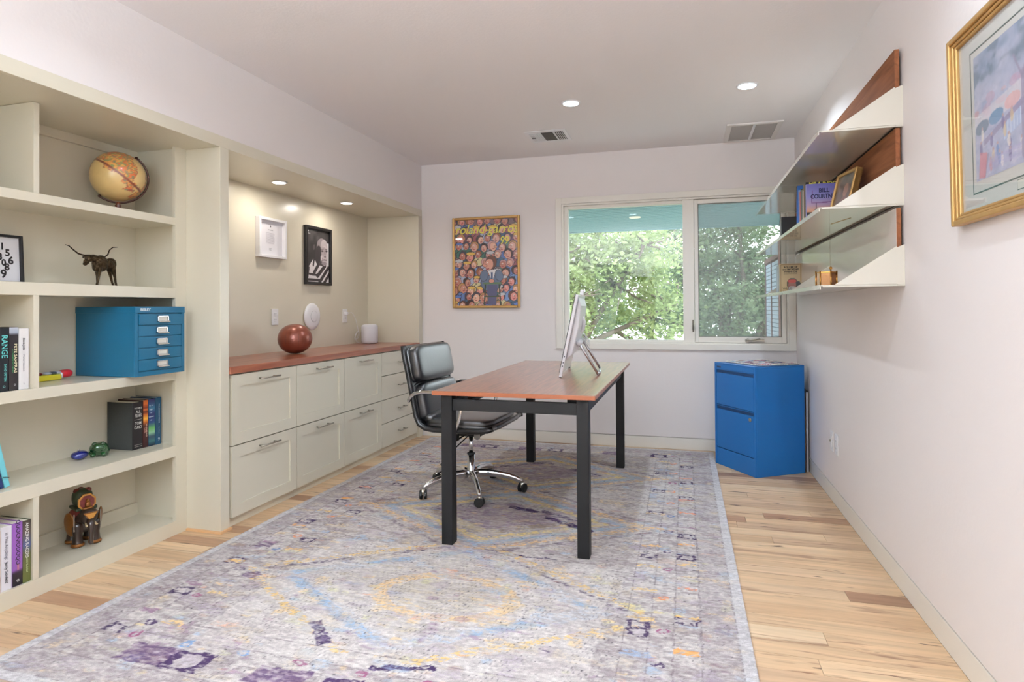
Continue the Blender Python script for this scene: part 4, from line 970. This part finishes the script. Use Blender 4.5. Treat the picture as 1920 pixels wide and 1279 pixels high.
MB().box(.0008, .0016, .012, .056, .1465, .1475).box(.0008, .0016, .012, .056, .022, .0228).box(.0008, .0016, .012, .056, .013, .0138).build('rule', PAPER, t)
book('book with an orange sunset on its dark red spine', g, -2.614, 2.4465, .0285, .238, .16, zs, (58, 22, 20), texts=(('LAURA', .0085, .085, -.005, (220, 160, 140), 'v'), ('HILLENBRAND', .011, .085, .004, (226, 190, 170), 'v', .9)),
     spine=band_img([(0, (190, 96, 40)), (.08, (214, 110, 44)), (.17, (120, 44, 24)), (.2, (216, 120, 60)), (.25, (90, 30, 20)), (.3, (190, 96, 40)), (.4, (244, 190, 70)), (.46, (200, 110, 40)), (.55, (70, 28, 24)), (1, (52, 20, 22))]))
book('blue book with green northern lights on its spine', g, -2.613, 2.4765, .040, .238, .16, zs, (24, 30, 66), texts=(('ALL THE', .0072, .205, -.004, (200, 214, 226), 'h', .9), ('Light', .010, .186, -.004, (214, 224, 236), 'h', 1.0), ('WE', .0072, .168, -.004, (200, 214, 226), 'h'), ('Cannot', .010, .149, -.004, (214, 224, 236), 'h', 1.0), ('SEE', .0072, .131, -.004, (200, 214, 226), 'h')),
     spine=band_img([(0, (36, 30, 84)), (.2, (60, 120, 150)), (.32, (40, 44, 100)), (.5, (40, 70, 120)), (.62, (110, 180, 100)), (.72, (150, 200, 160)), (.8, (50, 70, 90)), (.9, (60, 110, 110)), (1, (16, 30, 50))]))
book('slim teal book with white spine lettering against the bookcase side', g, -2.611, 2.518, .034, .241, .16, zs, (18, 72, 104), texts=(('THE LEADERSHIP PIPELINE', .0085, .158, .004, (190, 214, 226), 'v', 1.0), ('Ram Charan', .007, .072, .004, (150, 186, 200), 'v'), ('9', .022, .026, .003, (220, 230, 236), 'h')))
# leaning notebook row 4 at frame edge
t = book('pale turquoise notebook with a black elastic leaning in the fourth row', 'leaning books at the left of the fourth row', -2.545, 1.752, .020, .19, .13, .4525, (120, 204, 216), lean=math.radians(12))
MB().tube([(.003, .0, .045), (.004, .011, .040), (.003, .0215, .034)], .0012, 5).build('elastic', BI, t)
book('dark blue booklet leaning inside the turquoise notebook', 'leaning books at the left of the fourth row', -2.545, 1.738, .0105, .18, .13, .4525, (28, 44, 92), lean=math.radians(12))
book('cream booklet leaning behind the dark blue booklet', 'leaning books at the left of the fourth row', -2.545, 1.715, .020, .17, .13, .4525, (216, 208, 196), lean=math.radians(12))

# ================================================================== ORNAMENTS IN THE BOOKCASE
def globe():
    gx, gy = -2.635, 2.325; t = thing('desk_globe', 'antique-toned world globe on a dark wooden stand in the top row', 'globe', (gx, gy, 1.6122))
    R = .118; zc = .175
    n = 72; th = np.linspace(0, 2*PI, 2*n+1)[:-1]; ph = np.linspace(0.02, PI-.02, n)
    T, P = np.meshgrid(th, ph); X = np.sin(P)*np.cos(T); Y = np.sin(P)*np.sin(T); Zz = np.cos(P)
    def n3(s, k): return (vnoise(X*1+7, Y+Zz*.7, s, s, k, 4)+vnoise(Y+3, Zz-X*.5, s, s, k+5, 4))/2
    land = n3(.55, 200)+.10*np.clip(Zz+.1, -.6, .5); base = np.zeros((*T.shape, 3))+np.array([214, 182, 120.])
    base *= (.92+.16*n3(.3, 210))[..., None]
    cols = np.array([(206, 120, 66), (200, 104, 60), (132, 142, 92), (222, 164, 84), (210, 140, 80), (120, 130, 96)], float)
    ci = (np.floor(n3(.32, 220)*34) % 6).astype(int); L = land > .50
    base[L] = cols[ci][L]; E_ = (np.abs(land-.50) < .008); base[E_] = (150, 80, 60)
    eq = np.abs(P-PI/2) < .026; base[eq] = (120, 60, 40)
    V3 = np.stack([X, Y, Zz], -1)*R
    me = bpy.data.meshes.new('sphere'); H, W = T.shape; idx = np.arange(H*W).reshape(H, W); nx = np.roll(idx, -1, 1)
    q = np.stack([idx[1:], nx[1:], nx[:-1], idx[:-1]], -1).reshape(-1, 4)
    me.from_pydata(V3.reshape(-1, 3).tolist(), [], q.tolist()+[idx[0].tolist(), idx[-1][::-1].tolist()])
    c = base/255.; c = np.where(c <= .04045, c/12.92, ((c+.055)/1.055)**2.4)
    ca = me.color_attributes.new('Col', 'FLOAT_COLOR', 'POINT'); ca.data.foreach_set('color', np.concatenate([c.reshape(-1, 3), np.ones((H*W, 1))], 1).reshape(-1).astype(np.float32))
    me.materials.append(attr_mat('globe_paper', .35, coat=.5, coat_r=.12)); me.shade_smooth()
    o = bpy.data.objects.new('sphere', me); COL.objects.link(o); o.parent = t; o.location = (0, 0, zc)
    ax = Vector((.40, .45, .80)).normalized()           # pole axis tips to the right in view
    o.rotation_euler = ax.to_track_quat('Z', 'Y').to_euler()
    DK = mat('dark_bronze', (70, 42, 32), .35, .5)
    side = Vector((.60, .80, 0)).cross(Vector((0, 0, 1)))      # plane of the meridian arm: contains axis and view-right
    h_ = Vector((-.25, .97, 0)); h_ = (ax-Vector((0, 0, ax.z))).normalized(); r0 = R+.008
    pts = []
    a0 = math.atan2(ax.z, Vector((ax.x, ax.y, 0)).length)
    for k in range(33):
        a = a0-PI*k/32; pts.append(Vector((h_.x*math.cos(a)*r0, h_.y*math.cos(a)*r0, math.sin(a)*r0+zc)))
    MB().tube(pts, .0048, 8).build('meridian_arm', DK, t, smooth=True)
    for s in (1, -1): MB().sell(tuple(ax*s*(R+.007)+Vector((0, 0, zc))), .008, .008, .007, 1, 8).build('pivot_knob', DK, t, smooth=True)
    W_ = mat('turned_wood', (92, 44, 26), .3, coat=.4)
    MB().lathe([(.055, .0003), (.06, .006), (.05, .012), (.018, .018), (.011, .026), (.014, .034), (.009, .042), (.011, .05)], seg=28).build('stand', W_, t, smooth=True)
globe()
BR = mat('dark_bronze_cast', (58, 44, 26), .28, .8, noise=(80, .5), bump=(120, .8))
def longhorn():
    t = thing('longhorn_figurine', 'bronze longhorn bull figurine with wide wire horns in the second row', 'figurine', (-2.62, 2.225, 1.2535))
    # local coords: world axes; bull walks towards -y, head turned to the room's left
    b = MB(); S = b.sell
    S((.012, -.018, .103), .029, .034, .038, .9, 12); S((-.01, .03, .103), .022, .042, .026, .9, 12); S((-.022, .066, .108), .022, .024, .029, .9, 12)
    S((.015, -.03, .088), .022, .024, .026, .9, 10); S((.01, -.012, .132), .014, .022, .012, 1, 8)
    b.build('body', BR, t, smooth=True)
    h = MB().tube([(.012, -.03, .118), (.008, -.052, .128), (.0, -.066, .128)], [.022, .017, .013], 10)
    h.sell((.002, -.064, .124), .016, .019, .016, 1, 10).sell((.005, -.080, .108), .0105, .013, .013, 1, 8).sell((.008, -.088, .098), .009, .0095, .008, 1, 8)
    h.build('head', BR, t, smooth=True)
    MB().sell((.012, -.05, .132), .005, .012, .005, 1, 6).sell((-.014, -.075, .130), .010, .005, .005, 1, 6).build('ear', BR, t, smooth=True)
    HN = mat('horn_wire', (54, 38, 26), .4, .7)
    MB().tube([(.0, -.060, .139), (-.0, -.085, .137), (0, -.115, .143), (0, -.14, .160), (0, -.158, .174), (0, -.174, .177)], [.0042, .0037, .0034, .003, .0025, .0014], 8).build('horn', HN, t, smooth=True)
    MB().tube([(.0, -.060, .139), (.0, -.02, .137), (0, .015, .137), (0, .032, .150), (0, .040, .172), (0, .058, .187), (0, .082, .190)], [.0042, .0037, .0034, .0031, .0028, .0024, .0014], 8).build('horn', HN, t, smooth=True)
    for (x, y, xk, yk, xf, yf) in ((.028, -.030, .031, -.040, .034, -.052), (-.004, -.024, -.002, -.020, .0, -.022), (-.006, .062, -.004, .072, -.002, .078), (-.036, .066, -.038, .080, -.034, .090)):
        MB().tube([(x, y, .095), ((x+xk)/2, (y+yk)/2, .075), (xk, yk, .048), ((xk+xf)/2, (yk+yf)/2, .022), (xf, yf, .008), (xf, yf, .0006)], [.014, .010, .0062, .005, .005, .0062], 8).build('leg', BR, t, smooth=True)
    MB().tube([(-.028, .088, .125), (-.03, .096, .10), (-.03, .094, .07)], [.004, .003, .002], 6).build('tail', BR, t, smooth=True)
longhorn()
def elephant():
    t = thing('elephant_figurine', 'ornate dark red and gold elephant figurine with howdah in the bottom row', 'figurine', (-2.665, 2.178, .0705), math.radians(-22))
    # local: faces +x, y sideways
    E1 = mat('lacquer_brown', (44, 28, 20), .35, coat=.4, noise=(90, .6)); E2 = mat('gold_lacquer', (134, 84, 34), .35, .4, noise=(120, .35)); E3 = mat('red_lacquer', (112, 40, 36), .4, noise=(100, .4)); E4 = mat('green_lacquer', (52, 66, 44), .4, noise=(100, .4))
    MB().sell((-.02, 0, .105), .062, .052, .055, .85, 16).build('body', E1, t, smooth=True)
    MB().sell((-.025, 0, .118), .052, .056, .047, .8, 14).build('blanket', E3, t, smooth=True)
    for y in (-.04, .04):
        for x in (.022, -.055):
            l = MB().lathe([(.024, .0005), (.026, .008), (.021, .02), (.018, .05), (.024, .09), (.02, .11)], (x, y*.85, 0), 16).build('leg', E1, t, smooth=True)
            MB().lathe([(.0265, .003), (.0275, .010), (.024, .016)], (x, y*.85, 0), 16).build('anklet', E2, l, smooth=True)
    hd = MB().sell((.045, 0, .135), .034, .036, .036, .9, 14).build('head', E1, t, smooth=True)
    MB().tube([(.07, 0, .125), (.082, 0, .095), (.085, 0, .06), (.082, 0, .03), (.084, 0, .016)], [.017, .014, .011, .009, .008], 12).build('trunk', E1, t, smooth=True)
    for s in (-1, 1):
        MB().tube([(.066, s*.016, .11), (.088, s*.02, .10), (.10, s*.02, .105)], [.005, .004, .002], 8).build('tusk', mat('ivory', (214, 190, 150), .4), t, smooth=True)
        e = MB().sell((.004, s*.058, .100), .034, .010, .055, .95, 14, Matrix.Rotation(-s*.12, 4, 'X') @ Matrix.Rotation(s*-.35, 4, 'Z')).build('ear', E2, t, smooth=True)
        MB().tube([(.036, s*.052, .150-.0095*k) for k in range(9)], .0028, 6).build('ear_beads', mat('silver_beads', (170, 160, 150), .3, .6, noise=(300, .8)), e)
    MB().prism([(-.030, .158), (.030, .158), (0, .112)], 0, .076, .082).build('headdress', E2, t, bevel=.002)
    MB().prism([(-.022, .153), (.022, .153), (0, .12)], 0, .0815, .0835).build('headdress_inset', mat('bright_gold', (206, 150, 74), .3, .5), t)
    MB().box(-.065, .03, -.042, .042, .158, .172).build('howdah_base', E4, t, bevel=.003)
    MB().sell((-.03, 0, .205), .036, .040, .042, .8, 14).build('howdah', E4, t, smooth=True)
    for (x, y) in ((-.05, 0), (-.02, .02), (-.03, -.022)): MB().sell((x, y, .238), .014, .014, .012, 1, 8).build('finial', E3, t, smooth=True)
    o8 = [(.038*math.cos(PI/8+k*PI/4), .195+.040*math.sin(PI/8+k*PI/4)) for k in range(8)]; i8 = [(.030*math.cos(PI/8+k*PI/4), .195+.032*math.sin(PI/8+k*PI/4)) for k in range(8)]
    MB().prism(o8, 0, .022, .034).build('medallion_rim', mat('bright_gold', (0, 0, 0)), t, bevel=.002)
    MB().prism(i8, 0, .0342, .0358).build('medallion', mat('rose_lacquer', (126, 52, 50), .4, noise=(60, .4)), t)
    MB().sell((.042, 0, .185), .008, .012, .016, 1, 8).sell((.042, 0, .204), .007, .008, .009, 1, 8).sell((.044, 0, .17), .012, .024, .008, 1, 8).build('rider', E2, t, smooth=True)
elephant()
t = thing('glass_paperweight', 'small cobalt blue glass paperweight with a silver knob on the fourth row', 'ornament', (-2.70, 2.182, .4515))
BG = mat('cobalt_glass', (14, 26, 110), .08, coat=1, coat_r=.03, noise=(60, .5))
MB().sell((0, 0, .0205), .030, .037, .020, .95, 16).build('body', BG, t, smooth=True); MB().sell((0, -.006, .044), .005, .005, .005, 1, 8).build('knob', CHROME, t, smooth=True)
t = thing('frog_ornament', 'glossy dark green ceramic frog beside the blue paperweight on the fourth row', 'ornament', (-2.675, 2.258, .4515), math.radians(-45))
GG = mat('green_glaze', (20, 66, 28), .1, coat=1, coat_r=.04, noise=(40, .4))
MB().sell((-.004, 0, .034), .040, .040, .032, .95, 16).sell((.020, 0, .044), .024, .030, .022, 1, 12).build('body', GG, t, smooth=True)
for s in (-1, 1):
    MB().sell((.020, s*.016, .061), .010, .011, .009, 1, 8).build('eye', GG, t, smooth=True); MB().sell((.026, s*.022, .010), .012, .011, .0095, 1, 8).build('foot', GG, t, smooth=True)
    MB().sell((-.010, s*.030, .021), .027, .013, .0205, 1, 8).build('haunch', GG, t, smooth=True)
t = thing('yellow_toy', 'small yellow toy truck-like trinket with a red end beside the partition', 'toy', (-2.72, 2.05, .8305))
part_box('body', mat('toy_yellow', (222, 206, 40), .35, coat=.4), t, -.025, .025, -.06, .045, .0005, .026, bevel=.005)
MB().sell((.0, .078, .024), .02, .032, .018, .8, 10).build('red_end', mat('toy_red', (206, 30, 44), .35, coat=.4), t, smooth=True)
for k, (c, y) in enumerate((((120, 30, 30), -.045), ((170, 180, 196), -.005), ((60, 70, 84), .02), ((190, 196, 206), .04))): MB().sell((0, y, .031), .018, .016, .007, .8, 8).build('trim_piece', mat('toy_c%d' % k, c, .4), t, smooth=True)
MB().sell((.0, .05, .018), .022, .008, .016, .8, 8).build('collar', WHITEP, t, smooth=True)

# ================================================================== WALL SHELVES
GLARE_P = mat('window_glare_paint', (226, 208, 202), .25, coat=1, coat_r=.06)  # window reflection on the bottom walnut panels, painted as a pale colour
SHM = mat('shelf_white_lacquer', (216, 211, 198), .18, coat=.9, coat_r=.04)
WAL = mat('walnut_panel', (150, 96, 64), .7, coat=0, spec=.15, grain=(1, (112, 68, 44), 30))
xf, xw, ya, ym, yb_ = .521, XR-.0005, 2.69, 3.82, 4.95
LV = (1.838, 1.531, 1.219)
for k, z in enumerate(LV):
    nm = ('top', 'middle', 'bottom')[k]
    t = thing('wall_shelf', 'white folded-metal wall shelf with triangular ends and walnut back panel, %s of three' % nm, 'shelf', (0, 0, z), 0, 'white folded wall shelves on the right wall')
    for a, b in ((ya, ym-.001), (ym+.001, yb_)):
        MB().box(xf, xw-.02, a, b, 0, .004).build('shelf_tray', SHM, t)
        MB().box(xf-.001, xf+.0025, a, b, -.013, .0045).build('front_lip', SHM, t)
        bp = MB().box(XR-.0265, XR-.010, a+.002, b-.002, .020, .300).build('back_panel', WAL, t, bevel=.001)
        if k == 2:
            fp = MB().box(XR-.0275, XR-.0266, a+.003, b-.003, .021, .299).build('glare_face', GLARE_P, bp); fp['label'] = 'pale face of the back panel, window glare painted as colour'
        MB().box(XR-.010, XR-.0005, a+.03, b-.03, .02, .28).build('wall_rail', BLACKM, t)
        MB().box(xw-.0262, xw-.0005, a+.001, b-.001, 0, .019).build('rear_fold', SHM, t)
    for y in (ya-.003, ym-.001, yb_):
        MB().prism([(xf+.052, .0042), (xw-.0265, .0042), (xw-.0265, .150), (xw-.03, .150)], 1, y, y+.003).build('end_gusset', SHM, t)
        if y == ya-.003: MB().prism([(xw-.0265, -.001), (xw, -.001), (xw, .158), (xw-.0265, .146)], 1, y, y+.003).build('end_gusset', SHM, t)
    MB().box(xf+.01, xw, ya-.003, ya-.0005, -.004, .0002).build('hem', SHM, t)
# shelf 2 contents
zs = LV[1]+.0045
g = 'books on the middle wall shelf'
def cover_print(t, h, d, stops): pass
t = book('book facing the room with big dark capitals on a lilac sky cover', g, .600, 3.40, .022, .226, .148, zs, (150, 146, 200), dx=-1)
im = band_img([(0, (120, 118, 196)), (.3, (150, 148, 210)), (.48, (190, 160, 190)), (.60, (224, 168, 140)), (.64, (216, 150, 110)), (.645, (30, 28, 34)), (1, (26, 26, 32))], 80, 50)
ell(im, 14, 48, 1.5, 4, (30, 28, 34)); line(im, (15, 34), (15, 50), .7, (40, 30, 60)); line(im, (9, 12), (8, 34), .6, (120, 60, 130)); line(im, (8, 34), (49, 33), .6, (120, 60, 130))
grid_mesh('cover_print', im, (.001, -.0008, .001), (.146, 0, 0), (0, 0, .224), attr_mat('gloss_cover', .3, coat=.3), t)
NAVY = mat('navy_ink', (30, 30, 84), .5)
lettering('BILL', .030, (.082, -.0012, .190), (1, 0, 0), (0, 0, 1), NAVY, t, sxx=.92, bold=.0008); lettering('COURTNEY', .030, (.082, -.0012, .160), (1, 0, 0), (0, 0, 1), NAVY, t, sxx=.78, bold=.0008)
lettering('AGAINST', .030, (.078, -.0012, .062), (1, 0, 0), (0, 0, 1), WHITEP, t, sxx=.92, bold=.0008); lettering('THE GRAIN', .030, (.078, -.0012, .032), (1, 0, 0), (0, 0, 1), WHITEP, t, sxx=.8, bold=.0008)
t = book('tall dark book with yellow letters just behind the lilac book', g, .602, 3.4235, .018, .240, .155, zs, (30, 26, 30), dx=-1)
lettering('ME A INDO', .026, (.08, -.0004, .228), (1, 0, 0), (0, 0, 1), YEL, t, sxx=.98, bold=.001)
yy = 3.443
for lb, th, h, c, xo in (('tan book third along on the middle wall shelf', .016, .235, (120, 100, 70), 0), ('pale pink paperback on the middle wall shelf', .022, .205, (214, 190, 186), 0), ('grey-green paperback on the middle wall shelf', .018, .215, (120, 124, 106), -.002),
                      ('black paperback on the middle wall shelf', .020, .222, (28, 28, 32), -.003), ('salmon red paperback on the middle wall shelf', .022, .212, (190, 100, 90), -.005), ('silver-blue booklet on the middle wall shelf', .012, .225, (120, 150, 190), -.008), ('tall bright blue book, last of the leaning row on the middle wall shelf', .030, .250, (30, 92, 168), -.012)):
    book(lb, g, .597+xo, yy, th, h, .15, zs, c, dx=-1, spine=band_img([(0, (24, 44, 84)), (.22, (28, 60, 110)), (.3, c), (1, c)]) if 'bright' in lb else None); yy += th+.0012
t = book('black picture book facing the room near the window end', g, .640, 4.52, .018, .218, .15, zs, (26, 24, 28), dx=-1)
yy = 4.54
for lb, th, h, c in (('dark grey slim book near the window end of the middle shelf', .02, .205, (70, 66, 70)), ('white slim book near the window end of the middle shelf', .012, .21, (206, 204, 208)), ('dark red slim book near the window end of the middle shelf', .02, .20, (84, 50, 50)), ('charcoal book at the window end of the middle shelf', .03, .205, (44, 44, 50))):
    book(lb, g, .642, yy, th, h, .145, zs, c, dx=-1); yy += th+.0012
# gold photo frame
t = thing('photo_frame', 'small gold photo frame with a dark picture leaning on the middle wall shelf', 'picture frame', (.650, 3.212, zs), 0)
yw = math.atan2(-.19, .036); t.rotation_euler = (math.radians(-13.5), 0, yw)
frame_mesh(t, 0, .20, 0, .232, .014, .030, GOLD, y=.030, bev=.004)
part_box('rabbet', GOLD, t, .185, .2, .0, .032, 0, .232, bevel=.006)
im = np.zeros((60, 50, 3))+np.array([92, 66, 56.]); U, V = np.meshgrid(np.arange(50.), np.arange(60.)); im *= (.6+.8*vnoise(U, V, 8, 10, 95, 2))[..., None]
ell(im, 30, 22, 7, 9, (170, 120, 104), 0, .8); ell(im, 30, 44, 12, 14, (120, 80, 84), 0, .8); ell(im, 16, 52, 6, 5, (190, 190, 206), 0, .7)
grid_mesh('photo', im, (.014, .008, .014), (.172, 0, 0), (0, 0, .204), GPRINT, t); part_box('backing', BLACKM, t, .013, .187, .010, .028, .013, .219)
# shelf 3 contents
zs = LV[2]+.0045; g = 'books on the bottom wall shelf'
TAN = mat('tan_cover', (206, 178, 132), .5)
t = book('tan book facing the room titled ROLL ME UP AND SMOKE ME WHEN I DIE', g, .650, 4.70, .024, .222, .146, zs, (200, 176, 140), dx=-1)
im = np.zeros((90, 60, 3))+np.array([206, 182, 140.]); 
for p, q in (((3, 3), (56, 3)), ((3, 3), (3, 88)), ((56, 3), (56, 88))): line(im, p, q, .5, (120, 80, 50))
ell(im, 34, 58, 15, 17, (36, 32, 30)); ell(im, 33, 62, 11, 14, (150, 96, 84)); ell(im, 33, 74, 12, 10, (190, 186, 182)); ell(im, 50, 62, 6, 12, (30, 28, 28)); ell(im, 33, 50, 12, 5, (196, 70, 60))
grid_mesh('cover_print', im, (.001, -.0008, .001), (.144, 0, 0), (0, 0, .220), MATS['gloss_cover'], t)
for s, z, sz in (('ROLL ME UP', .196, .0165), ('and SMOKE ME', .180, .0165), ('WHEN I DIE', .164, .0165)): lettering(s, sz, (.073, -.0012, z), (1, 0, 0), (0, 0, 1), BI, t, sxx=.98, bold=.0006)
lettering('MUSINGS FROM THE ROAD', .007, (.073, -.0012, .148), (1, 0, 0), (0, 0, 1), BI, t); lettering('WILLIE', .020, (.05, -.0012, .045), (1, 0, 0), (0, 0, 1), BI, t); lettering('NELSON', .020, (.06, -.0012, .022), (1, 0, 0), (0, 0, 1), BI, t)
yy = 4.7255
for lb, th, h, c in (('cream slim book behind the tan book on the bottom wall shelf', .018, .212, (214, 204, 184)), ('white book with black marks on the bottom wall shelf', .022, .215, (208, 208, 210)), ('navy blue book on the bottom wall shelf', .020, .212, (40, 60, 120)), ('light grey book on the bottom wall shelf', .016, .210, (170, 176, 190)), ('white book next to the window end on the bottom wall shelf', .03, .212, (214, 216, 222)), ('pale blue book at the window end of the bottom wall shelf', .03, .212, (180, 196, 214))):
    book(lb, g, .652, yy, th, h, .14, zs, c, dx=-1); yy += th+.0012
t = thing('brass_box', 'small hexagonal brass and glass box with a ball knob on the bottom wall shelf', 'box', (.668, 3.30, zs), math.radians(14))
hx = [(.046*math.cos(-PI/2+k*PI/3), .046*math.sin(-PI/2+k*PI/3)) for k in range(6)]
MB().prism(hx, 2, .008, .016).prism([(x*1.0, y*1.0) for x, y in hx], 2, .078, .084).build('tray', BRASS, t, bevel=.001)
AM = mat('amber_panel', (150, 96, 44), .15, .6, coat=.6)
for k in range(6):
    (x0_, y0_), (x1_, y1_) = hx[k], hx[(k+1) % 6]
    M = Matrix.Translation(((x0_+x1_)/2, (y0_+y1_)/2, 0)) @ Matrix.Rotation(math.atan2(y1_-y0_, x1_-x0_), 4, 'Z')
    MB().box(-.0195, .0195, .001, .0035, .0165, .0775, M).build('side_panel', AM, t)
    MB().tube([(x0_, y0_, .0005), (x0_, y0_, .088)], .0035, 8).build('corner_post', BRASS, t, smooth=True)
MB().tube([(0, -.046, .088), (0, -.046, .094)], .003, 8).sell((0, -.046, .100), .0075, .0075, .0075, 1, 10).build('knob', BRASS, t, smooth=True)

# ================================================================== OUTSIDE
GRS = mat('lawn', (86, 100, 66), .95, noise=(3, .3))
struct(MB().box(-40, 40, YB+.4, 70, -3.2, -3).build('ground', GRS))
struct(MB().box(-4.5, 4.5, YB+.201, 7.8, -.3, -.14).build('porch_deck', mat('deck_concrete', (206, 200, 190), .8)))
TS = mat('teal_soffit', (112, 148, 152), .6)
t = thing('porch_ceiling', 'teal beadboard porch ceiling seen through the top of the window', 'porch ceiling', (0, YB+.2, 2.10))
part_box('backing', mat('teal_groove', (50, 76, 82), .7), t, -4.5, 4.5, .001, 2.36, .012, .06)
for k in range(26):
    part_box('board', TS, t, -4.5, 4.5, .004+k*.0905, .004+k*.0905+.072, 0, .0118)
part_box('fascia', TS, t, -4.5, 4.5, 2.361, 2.39, -.008, .14)
part_box('post', TS, t, -1.60, -1.46, 2.22, 2.36, -2.24, -.001)
for x in (-.5, .9): MB().lathe([(.06, -.0005), (.06, -.008), (.045, -.01)], (x, 1.26, 0), 24).build('light_trim', mat('soffit_light', (236, 226, 206), .5), t)
# louvred screen at the right of the porch
t = thing('louvred_screen', 'brown-framed white louvred screen beyond the right window pane', 'screen', (1.0, 7.15, -.14))
BRN = mat('brown_trim', (120, 82, 74), .7); SLT = mat('pale_slat', (170, 180, 190), .6)
for y in (0, .60, 1.13): part_box('post', BRN, t, -.02, .04, y, y+.045, 0, 1.82)
part_box('top_rail', BRN, t, -.025, .045, -.002, 1.18, 1.8202, 1.87)
for k in range(38): part_box('slat', SLT, t, -.012, .03, .0455, .5995, .02+k*.047, .061+k*.047); part_box('slat', SLT, t, -.012, .03, .6455, 1.1295, .02+k*.047, .061+k*.047)
# trees
BARK = mat('bark', (96, 84, 72), .9, noise=(8, .3))
LEAF = attr_mat('tree_leaf', .55, trans=.45, spec=.3)
def tree(label, base, blobs, seed, nleaf, cols, size=.055, dens=None):
    r = np.random.default_rng(seed); rr = random.Random(seed)
    t = thing('tree', label, 'tree', base, 0, 'leafy trees beyond the porch')
    b = MB(); top = Vector((0, 0, 3.0)); b.tube([(0, 0, 0), (.1, 0, 1.4), (0, 0, 2.4), tuple(top)], [.22, .17, .14, .12], 10)
    for (c, rad) in blobs:
        c = Vector(c); mid = top.lerp(c, .5)+Vector((rr.uniform(-.3, .3), rr.uniform(-.3, .3), rr.uniform(-.2, .3)))
        b.tube([tuple(top-Vector((0, 0, rr.uniform(0, .8)))), tuple(mid), tuple(c)], [.09, .055, .03], 7)
        for k in range(7):
            d = Vector((rr.gauss(0, 1), rr.gauss(0, 1), rr.gauss(0, .8))).normalized()*rad
            m2 = c.lerp(c+d, .5)+Vector((rr.uniform(-.15, .15), 0, rr.uniform(-.15, .15)))
            b.tube([tuple(c), tuple(m2), tuple(c+d)], [.028, .018, .008], 5)
    b.build('trunk', BARK, t, smooth=True)
    P = []; C = []
    wts = np.array([q[1]**2.4 for q in blobs]); wts /= wts.sum(); cnt = (wts*nleaf).astype(int)
    for (c, rad), n in zip(blobs, cnt):
        ncl = max(8, int(n/55)); d = r.normal(size=(ncl, 3)); d /= np.linalg.norm(d, axis=1)[:, None]
        cc = np.array(c)+d*rad*(r.random((ncl, 1))**.45); cc[:, 2] -= 0
        cr_ = r.uniform(.10, .24, ncl); which = r.integers(0, ncl, n); o = r.normal(size=(n, 3))*np.array([1, 1, .55])
        P.append(cc[which]+o*cr_[which][:, None]); C.append(r.random(ncl)[which]*.6+r.random(n)*.4)
    P = np.concatenate(P); C = np.concatenate(C); n = len(P)
    a = r.normal(size=(n, 3)); a[:, 2] *= .6; a /= np.linalg.norm(a, axis=1)[:, None]
    h = r.normal(size=(n, 3)); bb = np.cross(a, h); bb /= np.linalg.norm(bb, axis=1)[:, None]
    s = size*r.uniform(.6, 1.3, (n, 1)); a = a*s; bb = bb*s*.45
    V = np.stack([P-a, P+bb, P+a, P-bb], 1).reshape(-1, 3)
    me = bpy.data.meshes.new('foliage'); me.vertices.add(4*n); me.vertices.foreach_set('co', V.reshape(-1).astype(np.float32))
    me.loops.add(4*n); me.loops.foreach_set('vertex_index', np.arange(4*n, dtype=np.int32)); me.polygons.add(n); me.polygons.foreach_set('loop_start', (np.arange(n)*4).astype(np.int32)); me.update(calc_edges=True)
    c0, c1 = np.array(lin(cols[0])), np.array(lin(cols[1])); cc = c0+(c1-c0)*C[:, None]
    ca = me.color_attributes.new('Col', 'FLOAT_COLOR', 'POINT'); ca.data.foreach_set('color', np.repeat(np.concatenate([cc, np.ones((n, 1))], 1), 4, 0).reshape(-1).astype(np.float32))
    me.materials.append(LEAF); o = bpy.data.objects.new('foliage', me); COL.objects.link(o); o.parent = t; o['kind'] = 'stuff'
tree('bright yellow-green tree filling the left window pane', (-2.6, 11.5, -3), [((-1.6, 0, 4.6), 1.3), ((.1, -.4, 4.9), 1.15), ((1.3, .2, 4.6), 1.1), ((-.5, .6, 5.9), 1.3), ((1.0, .5, 5.6), 1.1), ((-2.4, .3, 5.5), 1.3), ((1.9, -.2, 5.3), .8), ((.6, -1.0, 4.1), .7), ((-1.0, -.8, 3.8), .6), ((2.2, .4, 4.1), .6)], 21, 34000, ((108, 124, 70), (160, 172, 118)))
tree('darker green tree filling the right window pane', (1.2, 15.0, -3), [((-1.2, 0, 4.7), 1.15), ((.1, .2, 5.3), 1.1), ((-1.3, .3, 5.9), 1.15), ((.9, 0, 4.4), 1.0), ((-.4, -.5, 3.9), .9), ((2.1, .3, 4.6), .9), ((3.0, .2, 4.0), 1.0), ((.0, 0, 6.1), .55), ((-1.9, -.2, 3.9), .7), ((1.8, .1, 3.7), .8)], 22, 34000, ((98, 120, 82), (140, 156, 114)))
tree('distant pale green tree behind the two nearer trees', (-.6, 19, -3), [((-2.4, 0, 4.0), 1.6), ((0, 0, 4.4), 1.5), ((2.2, 0, 3.9), 1.5), ((-4.5, 0, 4.4), 1.7), ((4.4, 0, 3.6), 1.4)], 23, 20000, ((100, 120, 84), (132, 150, 112)), .08)
